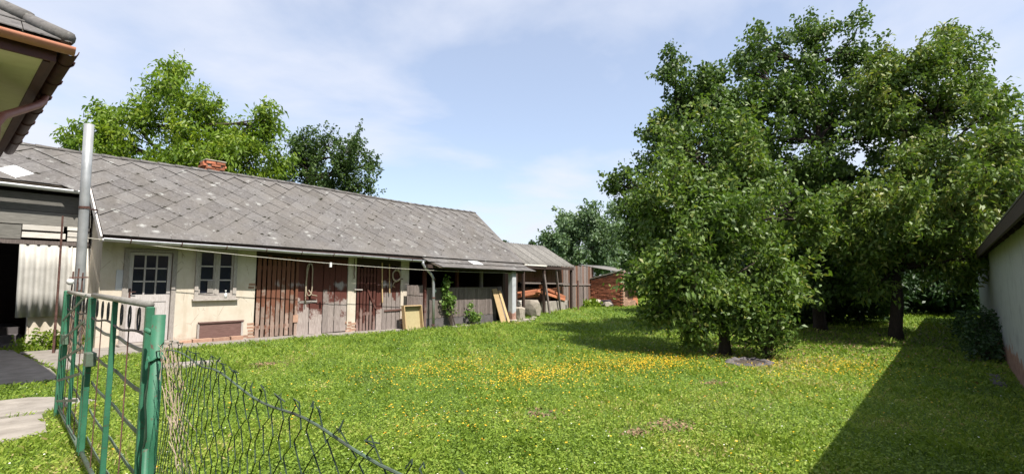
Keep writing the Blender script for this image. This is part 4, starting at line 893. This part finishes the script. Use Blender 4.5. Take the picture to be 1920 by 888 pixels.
BS = MB().box(-.118,.118,-.055,.055,-.034,.034).mesh('brick', M['brick_lit'], bevel=.005)  # paler bricks for the sunny side: sunlight put into their colour
for r in range(25):
    for c_ in range(2 if 4 < r else 6):
        x = 24.16+c_*.25+(.06 if r % 2 else 0); obj('brick', BS, hc, None, (x, -.95+rnd(-.008,.008), HB+.05+r*.079))
MB().box(24.6,25.3,-.95,-.925,.3,1.9).build('door', M['plank_red'], HT); MB().box(25.32,25.9,-.96,-.93,.2,2.0).build('side_panel', M['orange_wood'], HT)
MB().prism([(23.9,1.12,htop(1.12)+.0),(23.9,-1.0,htop(-1.0)),(23.9,-1.0,htop(-1.0)+.05),(23.9,1.12,htop(1.12)+.05)], (2.2,0,0)).build('coping', M['stone'], HT)
rock('rubble_stone', (23.6,.25,.42), (.30,.42,.22), 41, M['stone'], 'big flat stone leaning on the foot of the brick hut', 'stone', .3, 'rubble by the brick hut', .4)
rock('rubble_stone', (23.5,-.35,.36), (.25,.28,.18), 42, M['stone'], 'smaller stone right of the flat stone at the brick hut', 'stone', .9, 'rubble by the brick hut')
wb = thing('wheelbarrow', 'upturned dark wheelbarrow lying against the brick hut', 'wheelbarrow', (23.65,-.05,.2))
MB().prism([(23.5,-.55,.25),(23.5,.35,.25),(23.5,.15,.52),(23.5,-.35,.55)], (.35,0,.05)).build('tray', M['dark_metal'], wb); MB().bar((23.45,-.8,.22),(23.5,.4,.62),.03,.03).build('handle', M['plank_far'], wb)

# ------------------------------------------------------------------ trees
def leaf_mesh(name, C_, D_, L, Wd, tone, mat, droop=.35):
    """one folded four-cornered leaf per centre"""
    n = len(C_); d = D_/np.maximum(np.linalg.norm(D_, axis=1, keepdims=True), 1e-6)
    r = RNG.normal(size=(n,3)); r[:,2] *= .55; s = np.cross(d, r); s /= np.maximum(np.linalg.norm(s, axis=1, keepdims=True), 1e-6); up = np.cross(s, d)
    L = L[:,None]; Wd = Wd[:,None]
    V = np.stack([C_-d*L*.5, C_+s*Wd*.5-d*L*.05+up*Wd*.16, C_+d*L*.5-np.array([0,0,1])*L*droop*.4, C_-s*Wd*.5-d*L*.05+up*Wd*.16], 1).reshape(-1,3)
    F = np.arange(n*4).reshape(-1,4); return tri_mesh(name, V, F, np.repeat(tone, 4), mat)
def tree(name, label, base, lobes, n_leaf, leaf, mat, bark, h_trunk, r_trunk, seed, per=34, twig=.34, spread=.11, upright=.3, group='garden trees', droop=.35, tone_sh=0, sub=(0,0), shell=.42):
    random.seed(seed); rng = np.random.default_rng(seed); lobes = [(l[0],l[1],l[2],l[3]*.88) for l in lobes]
    base = Vector(base); e = thing(name, label, 'tree', base, group); mb = MB()
    tot = sum(l[3]**2.2 for l in lobes); tops = sorted(lobes, key=lambda l: -l[2]); top = Vector(tops[0][:3])
    fork = base+Vector((rnd(-.1,.1),rnd(-.1,.1),h_trunk)); path = [base-Vector((0,0,.1)), base+Vector((0,0,.25)), base.lerp(fork,.6)+Vector((rnd(-.06,.06),rnd(-.06,.06),0)), fork]
    nseg = 6; spine = []
    for k in range(1, nseg+1): q = fork.lerp(top, k/nseg); spine.append(q+Vector((rnd(-.15,.15),rnd(-.15,.15),0))*(1 if k < nseg else .3))
    full = path+spine; rad = [r_trunk*1.5, r_trunk*1.05, r_trunk*.9, r_trunk*.8]+[r_trunk*.8*(1-k/nseg)**1.1+.012 for k in range(1,nseg+1)]
    mb.tube(full, rad, 9); sp_pts = full[3:]
    CC, DD, NN = [], [], []; tone_l = 0
    for (x, y, z, R) in lobes:
        c_ = Vector((x,y,z)); cand = [p for p in sp_pts if p.z < z-.15*R] or [fork]; st = min(cand, key=lambda p: (p-c_).length+.4*abs(p.z-(z-.6*R)))
        mid = st.lerp(c_, .5)+Vector((rnd(-.2,.2),rnd(-.2,.2),rnd(-.15,.1)))*R; limb = [st, st.lerp(mid,.5)+Vector((0,0,.08*R)), mid, c_]
        mb.tube(limb, [max(.02,r_trunk*.42), max(.018,r_trunk*.34), max(.014,r_trunk*.24), .012], 6)
        nsub = int(5+5*R); subs = []
        for _ in range(nsub):
            v = Vector(rng.normal(size=3)); v.normalize(); q_ = R*rnd(.30,1.0); r2 = R*rnd(.22,.46); subs.append((c_+Vector((v.x*q_,v.y*q_,v.z*q_*.95)), r2, rng.normal(0,.07)))
        st2 = sum(q[1]**2 for q in subs); ntot = max(6, int(n_leaf*R**2.2/tot/per))
        for (sc2, r2, tn) in subs:
            mb.tube([mid.lerp(c_, random.random()), sc2.lerp(c_,.45)+Vector((rnd(-.1,.1),rnd(-.1,.1),rnd(-.08,.1)))*R, sc2], [.022,.016,.008], 5, False)
            out = (sc2-c_).normalized()
            for _ in range(max(3, int(ntot*r2*r2/st2))):
                v = Vector(rng.normal(size=3)); v.normalize(); p = sc2+v*r2*(random.random()**.5)*rnd(.85,1.2)
                if random.random() < .10: p += (out+Vector((0,0,.5)))*r2*rnd(.5,1.1)
                dr = (v*.6+out*.6+Vector((0,0,upright))+Vector(rng.normal(size=3))*.5).normalized()
                if random.random() < .30: mb.tube([sc2, p.lerp(sc2,.5)+Vector((rnd(-.06,.06),rnd(-.06,.06),rnd(-.06,.06))), p+dr*twig*.8], [.008,.006,.003], 4, False)
                CC.append(p); DD.append(dr); NN.append(rng.normal(0,.08)+tn)
    mb.build('trunk', bark, e, True)
    nc = len(CC); CC, DD, NN = np.array(CC), np.array(DD), np.array(NN)
    idx = np.repeat(np.arange(nc), per); m_ = len(idx); t_ = RNG.uniform(-.5,1,m_)[:,None]
    pos = CC[idx]+DD[idx]*t_*twig+RNG.normal(0,spread,(m_,3))*(1-.4*np.clip(t_,0,1)); dirs = DD[idx]*.7+RNG.normal(0,.75,(m_,3)); dirs[:,2] -= droop
    ok = pos[:,2] > g(base.x)+.12; pos, dirs, idx = pos[ok], dirs[ok], idx[ok]; m_ = len(pos)
    L = RNG.uniform(.7,1.25,m_)*leaf[0]; Wd = L*leaf[1]; tone = np.clip(.45+tone_sh+NN[idx]+RNG.normal(0,.17,m_),0,1)
    obj('crown', leaf_mesh('crown', pos, dirs, L, Wd, tone, mat, droop), e); return e
TREES = {
'cherry_front': [(11.2,-9.79,2.81,1.38),(12.09,-10.39,3.97,1.12),(10.98,-8.9,3.11,1.06),(11.71,-9.31,4.59,1.23),(10.5,-9.05,1.65,.85),(11.54,-10.66,1.85,.98),(10.54,-9.94,1.30,.75),(11.14,-10.81,.80,.61),(10.35,-9.05,1.05,.5),(12.93,-11.07,3.13,.88),(10.17,-9.66,1.94,.89),(10.49,-9.1,0.86,0.58),(10.49,-9.72,0.66,0.47),(10.4,-8.53,1.38,0.54)],
'pear_left': [(14.57,-8.2,6.86,1.22),(14.33,-7.92,8.13,.58),(15.3,-8.93,7.06,.9),(13.88,-7.38,6.36,.65),(13.91,-7.58,5.01,.96),(13.15,-6.98,4.16,.6),(13.0,-6.8,4.32,.44),(13.4,-7.3,3.1,.9),(13.6,-7.55,2.1,.75),(15.24,-8.54,4.77,1.48)],
'pear_tall': [(17.61,-11.06,8.44,1.28),(17.77,-11.24,9.69,.77),(16.75,-10.03,8.89,.85),(18.4,-11.99,8.98,.77),(16.41,-9.62,8.27,.68),(17.13,-10.48,7.04,1.43),(18.23,-11.48,6.94,1.37),(17.61,-10.74,5.03,1.6),(17.23,-10.29,3.33,1.34),(18.95,-11.87,4.92,1.2),(18.34,-10.98,3.21,1.37),(16.24,-9.41,6.18,.84),(18.74,-11.62,2.51,1.27),(17.74,-10.43,2.0,1.18),(18.82,-12.49,6.01,1.01),(16.73,-10.0,4.81,1.0),(18.48,-11.16,1.33,0.93),(18.81,-12.48,8.27,0.85),(15.98,-9.11,4.81,1.0),(16.58,-9.52,3.33,1.0),(16.26,-9.44,7.04,0.84),(16.78,-9.75,6.07,1.02),(16.01,-9.15,5.83,0.84),(18.87,-12.55,7.22,0.76),(16.95,-11.51,1.96,0.93),(17.43,-12.08,1.65,0.85),(16.46,-10.61,1.34,0.78)],
'cherry_right': [(17.95,-14.1,7.66,.98),(17.53,-13.28,7.75,.84),(18.37,-14.6,8.29,.61),(18.45,-14.85,6.99,.63),(17.68,-13.78,6.26,1.27),(17.16,-12.85,6.18,.91),(17.98,-14.61,5.26,1.09),(17.01,-13.45,4.52,1.37),(17.77,-14.82,4.02,.98),(18.1,-15.21,4.88,.64),(16.96,-14.01,3.16,1.18),(16.59,-12.94,3.35,1.07),(16.55,-13.53,2.19,.76),(16.01,-12.25,2.78,.86),(17.37,-14.5,2.6,0.83),(16.36,-12.67,2.35,0.71),(17.99,-15.24,3.3,0.62),(16.33,-12.17,3.84,0.88),(17.13,-12.66,7.16,0.61),(16.14,-13.35,2.72,0.82),(16.8,-14.13,1.9,0.61),(18.24,-15.38,4.31,0.63),(18.62,-15.37,5.78,0.58),(17.84,-15.06,3.02,0.62),(17.46,-13.36,6.92,0.76),(15.4,-14.64,3.81,0.79),(15.17,-14.05,3.22,0.74),(16.12,-15.03,4.77,0.63),(15.14,-13.55,2.76,0.69),(16.63,-14.86,5.86,0.6),(15.16,-13.11,3.71,0.78),(15.98,-12.22,2.21,0.71),(15.89,-12.42,1.5,0.58),(16.14,-14.58,2.13,0.57)],
'walnut': [(4.98,6.33,8.17,1.02),(4.95,6.37,8.94,.47),(5.61,5.58,7.31,.93),(4.33,7.11,6.74,1.11),(3.61,7.81,6.43,.92),(3.46,7.99,7.09,.46),(2.89,8.05,6.27,.36),(5.89,5.25,6.27,1.2),(6.75,4.38,6.68,.93),(7.21,3.83,7.06,.47),(7.02,4.06,5.73,1.29),(5.09,5.74,6.18,1.36),(4.19,6.81,5.45,1.26),(6.24,4.68,5.31,1.27)],
'pear_dark': [(11.83,6.73,6.61,1.34),(10.87,7.87,7.11,1.22),(12.62,5.78,5.99,.73),(10.54,8.27,7.86,.69),(11.49,7.14,7.73,.61),(12.12,6.38,7.61,.54),(10.73,8.5,6.05,1.36),(12.61,5.8,6.86,.44),(11.86,6.7,5.25,1.21)],
'far1': [(31.79,7.83,5.24,1.67),(32.6,6.87,6.07,1.67),(31.51,8.16,3.98,1.66),(33.39,5.93,4.4,2.08)],
'far2': [(37.81,6.88,6.09,2.08),(38.68,5.84,5.17,2.3),(36.3,7.12,3.73,2.24),(38.32,4.72,3.73,2.24)],
'far3': [(38.54,2.9,5.43,2.63),(40.2,.92,4.11,3.06),(39.05,2.29,2.8,2.62)]}
tree('cherry_tree','leafy green cherry tree in the lawn, nearest the camera',(11.25,-10.0,g(11.25)),TREES['cherry_front'],40000,(.125,.48),M['leaf_cherry'],M['bark'],1.15,.11,1,spread=.13,tone_sh=.13)
tree('pear_tree','tall green pear tree behind the nearest cherry, left of the group',(14.5,-8.15,g(14.5)),TREES['pear_left'],30000,(.125,.62),M['leaf_pear'],M['bark_dark'],1.6,.14,2,tone_sh=-.12)
tree('pear_tree','tallest dark pear tree in the middle of the group',(17.6,-10.9,g(17.6)),TREES['pear_tall'],60000,(.13,.62),M['leaf_pear'],M['bark_dark'],1.9,.17,3,tone_sh=-.03)
tree('cherry_tree','yellowish green cherry tree at the right beside the white building',(16.8,-12.75,g(16.8)),TREES['cherry_right'],64000,(.135,.42),M['leaf_cherry'],M['bark_dark'],1.8,.15,4,tone_sh=.24,droop=.5)
tree('walnut_tree','bright yellow-green walnut tree rising behind the tiled roof and chimney',(5.3,6.4,.1),TREES['walnut'],26000,(.17,.38),M['leaf_walnut'],M['bark'],2.6,.2,5,droop=.6,group='trees behind the farm building',spread=.15,twig=.4)
tree('dark_pear_tree','dark upright pear tree behind the farm roof, right of the walnut',(11.6,7.0,0),TREES['pear_dark'],17000,(.13,.6),M['leaf_pear'],M['bark_dark'],2.5,.17,6,upright=1.4,twig=.6,spread=.08,tone_sh=-.28,group='trees behind the farm building')
tree('broadleaf_tree','grey-green leafy tree beyond the plank fence, nearest the roof ends',(32.3,7.2,.3),TREES['far1'],17000,(.26,.6),M['leaf_far'],M['bark'],2,.2,7,group='trees beyond the garden',twig=.6,spread=.22)
tree('broadleaf_tree','grey-green leafy tree behind the brick hut',(38.0,6.2,.3),TREES['far2'],17000,(.28,.6),M['leaf_far'],M['bark'],2,.25,8,group='trees beyond the garden',twig=.6,spread=.22)
tree('broadleaf_tree','dull green leafy tree half hidden behind the tall pear tree',(39.2,2.2,.3),TREES['far3'],14000,(.30,.6),M['leaf_far'],M['bark'],2,.25,9,group='trees beyond the garden',twig=.6,spread=.24)
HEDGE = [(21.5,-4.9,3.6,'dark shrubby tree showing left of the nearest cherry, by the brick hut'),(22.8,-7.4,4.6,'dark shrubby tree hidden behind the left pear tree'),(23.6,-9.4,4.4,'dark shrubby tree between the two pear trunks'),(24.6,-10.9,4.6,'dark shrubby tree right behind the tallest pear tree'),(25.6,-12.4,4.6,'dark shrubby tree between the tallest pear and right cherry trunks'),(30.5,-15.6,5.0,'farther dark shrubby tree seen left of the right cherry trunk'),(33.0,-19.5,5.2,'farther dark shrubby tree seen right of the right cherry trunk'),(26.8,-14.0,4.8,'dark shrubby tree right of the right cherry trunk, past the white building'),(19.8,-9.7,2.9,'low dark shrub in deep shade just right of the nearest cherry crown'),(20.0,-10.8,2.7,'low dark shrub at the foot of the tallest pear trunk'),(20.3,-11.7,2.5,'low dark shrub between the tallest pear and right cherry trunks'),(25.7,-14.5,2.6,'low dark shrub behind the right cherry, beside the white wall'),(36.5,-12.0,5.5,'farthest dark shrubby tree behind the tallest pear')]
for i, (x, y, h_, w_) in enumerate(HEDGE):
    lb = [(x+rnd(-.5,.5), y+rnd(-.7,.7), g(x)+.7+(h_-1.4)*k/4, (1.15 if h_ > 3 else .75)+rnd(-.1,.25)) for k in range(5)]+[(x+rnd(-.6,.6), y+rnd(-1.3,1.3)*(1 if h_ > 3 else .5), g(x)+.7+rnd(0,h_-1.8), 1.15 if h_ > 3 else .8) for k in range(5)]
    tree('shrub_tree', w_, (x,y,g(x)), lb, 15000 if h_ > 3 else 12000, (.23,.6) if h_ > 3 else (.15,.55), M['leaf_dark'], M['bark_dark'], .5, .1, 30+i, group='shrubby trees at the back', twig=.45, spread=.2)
for i, (x, y, h_, lb) in enumerate([(41.67,22.5,5.6,'thin far conifer tip just above the far roof end'),(47.64,23.2,6.0,'thin far conifer tip above the corrugated shed')]):
    lo = [(x, y, .3+1.2+k*(h_-1.2)/6, 1.1*(1-k/7.2)+.1) for k in range(7)]
    tree('conifer_tree', lb, (x,y,.3), lo, 3500, (.28,.3), M['leaf_dark'], M['bark_dark'], 1, .15, 50+i, group='far conifers', twig=.3, spread=.12, droop=.1)
# sucker growth and bushes
def bush(name, label, cat, base, lobes, n, leaf, mat, seed, twig=.2, spread=.06, droop=.3, per=14):
    random.seed(seed); rng = np.random.default_rng(seed); e = thing(name, label, cat, base); mb = MB(); CC, DD = [], []; tot = sum(l[3]**2 for l in lobes)
    for (x, y, z, R) in lobes:
        for _ in range(max(4, int(n*R*R/tot/per))):
            v = Vector(rng.normal(size=3)).normalized(); p = Vector((x,y,z))+v*R*random.random()**.5; CC.append(p); DD.append((v+Vector((0,0,.6))).normalized())
            if random.random() < .35: mb.tube([Vector(base)+Vector((rnd(-.05,.05),rnd(-.05,.05),0)), Vector(base).lerp(p,.5)+Vector((rnd(-.05,.05),rnd(-.05,.05),.05)), p], [.010,.007,.003], 4, False)
    mb.build('stems', M['bark'], e); CC, DD = np.array(CC), np.array(DD); idx = np.repeat(np.arange(len(CC)), per); m_ = len(idx)
    pos = CC[idx]+DD[idx]*RNG.uniform(-.5,1,m_)[:,None]*twig+RNG.normal(0,spread,(m_,3)); dirs = DD[idx]*.5+RNG.normal(0,.7,(m_,3)); dirs[:,2] -= droop
    ok = pos[:,2] > base[2]+.02; pos, dirs = pos[ok], dirs[ok]; m_ = len(pos); L = RNG.uniform(.7,1.25,m_)*leaf[0]
    obj('leaves', leaf_mesh('leaves', pos, dirs, L, L*leaf[1], np.clip(RNG.normal(.5,.2,m_),0,1), mat, droop), e); return e
bush('cherry_suckers','leafy cherry suckers growing beside the nearest tree trunk','shrub',(11.0,-10.9,g(11)),[(11.0,-10.9,.75,.5),(10.95,-11.0,.35,.35),(11.2,-10.8,1.2,.5)],2600,(.10,.46),M['leaf_cherry'],61)
bush('low_shrub','low dark shrub in shade at the foot of the white right-hand wall','shrub',(13.9,-14.3,g(13.9)),[(13.9,-14.25,.4,.36),(14.6,-14.3,.5,.4),(13.3,-14.25,.25,.28),(15.4,-14.3,.55,.4)],2600,(.085,.5),M['leaf_dark'],66,.15,.06)
bush('climbing_vine','leafy vine climbing the dark plank wall right of the downpipe','vine',(12.0,-.55,g(12)),[(11.78,-.42,1.45,.17),(11.95,-.42,1.45,.13),(11.80,-.45,1.18,.20),(11.88,-.46,.95,.24),(11.98,-.46,.70,.22),(12.05,-.48,.48,.16)],900,(.085,.85),M['leaf_vine'],62,.1,.045)
tag(MB().tube([(12.2,-.55,-.08),(12.1,-.5,.3),(12.0,-.42,.7),(11.85,-.4,1.2)], [.02,.018,.014,.008], 6).tube([(12.05,-.55,-.08),(12.0,-.46,.4),(11.8,-.4,.9)], [.018,.014,.008], 6).build('vine_stem', M['bark_dark'], None), 'dark woody stem carrying the climbing vine', 'vine stem')
bush('young_vine','small leafy vine plant at the foot of the dark plank wall','vine',(13.0,-.6,g(13)),[(13.0,-.62,.22,.22),(13.2,-.6,.15,.2),(12.85,-.55,.35,.15),(13.0,-.5,.62,.08)],420,(.085,.85),M['leaf_vine'],63,.1,.05)
bush('weed_clump','clump of green weeds at the foot of the white corrugated sheet','weeds',(1.7,.55,g(1.7)),[(1.55,.6,.28,.22),(1.75,.5,.25,.2),(2.0,.35,.3,.25),(1.35,.5,.2,.2),(2.1,.1,.2,.2)],1300,(.075,.6),M['leaf_walnut'],64,.12,.05)
bush('weed_clump','patch of rhubarb-like weeds before the plank fence','weeds',(23.0,.3,g(23)),[(22.6,.3,.3,.22),(23.0,.25,.3,.25),(23.4,.3,.28,.2)],700,(.15,.8),M['leaf_walnut'],65,.12,.08)
# ring of earth and stones by the nearest tree
er = thing('stone_ring', 'low ring of dark stones and earth in the lawn beside the nearest tree', 'stone ring', (10.2,-10.75,g(10.2)))
for k in range(11):
    a = k*2*PI/11; random.seed(70+k); c_ = Vector((10.2+.44*math.cos(a), -10.75+.34*math.sin(a), g(10.2)+.02)); bm = bmesh.new(); bmesh.ops.create_icosphere(bm, subdivisions=1, radius=1)
    for v in bm.verts: v.co = Vector((v.co.x*.13*rnd(.8,1.2), v.co.y*.10*rnd(.8,1.2), v.co.z*.06*rnd(.8,1.2)))
    bmesh.ops.rotate(bm, verts=bm.verts, cent=(0,0,0), matrix=Matrix.Rotation(a+PI/2,3,'Z')); me = bpy.data.meshes.new('stone'); bm.to_mesh(me); bm.free(); me.materials.append(M['concrete_dark']); obj('stone', me, er, None, c_)
rough_slab(MB(), [(10.2+.4*math.cos(a), -10.75+.3*math.sin(a)) for a in [k*PI/6 for k in range(12)]], g, .03, .02).build('earth', M['bark'], er)
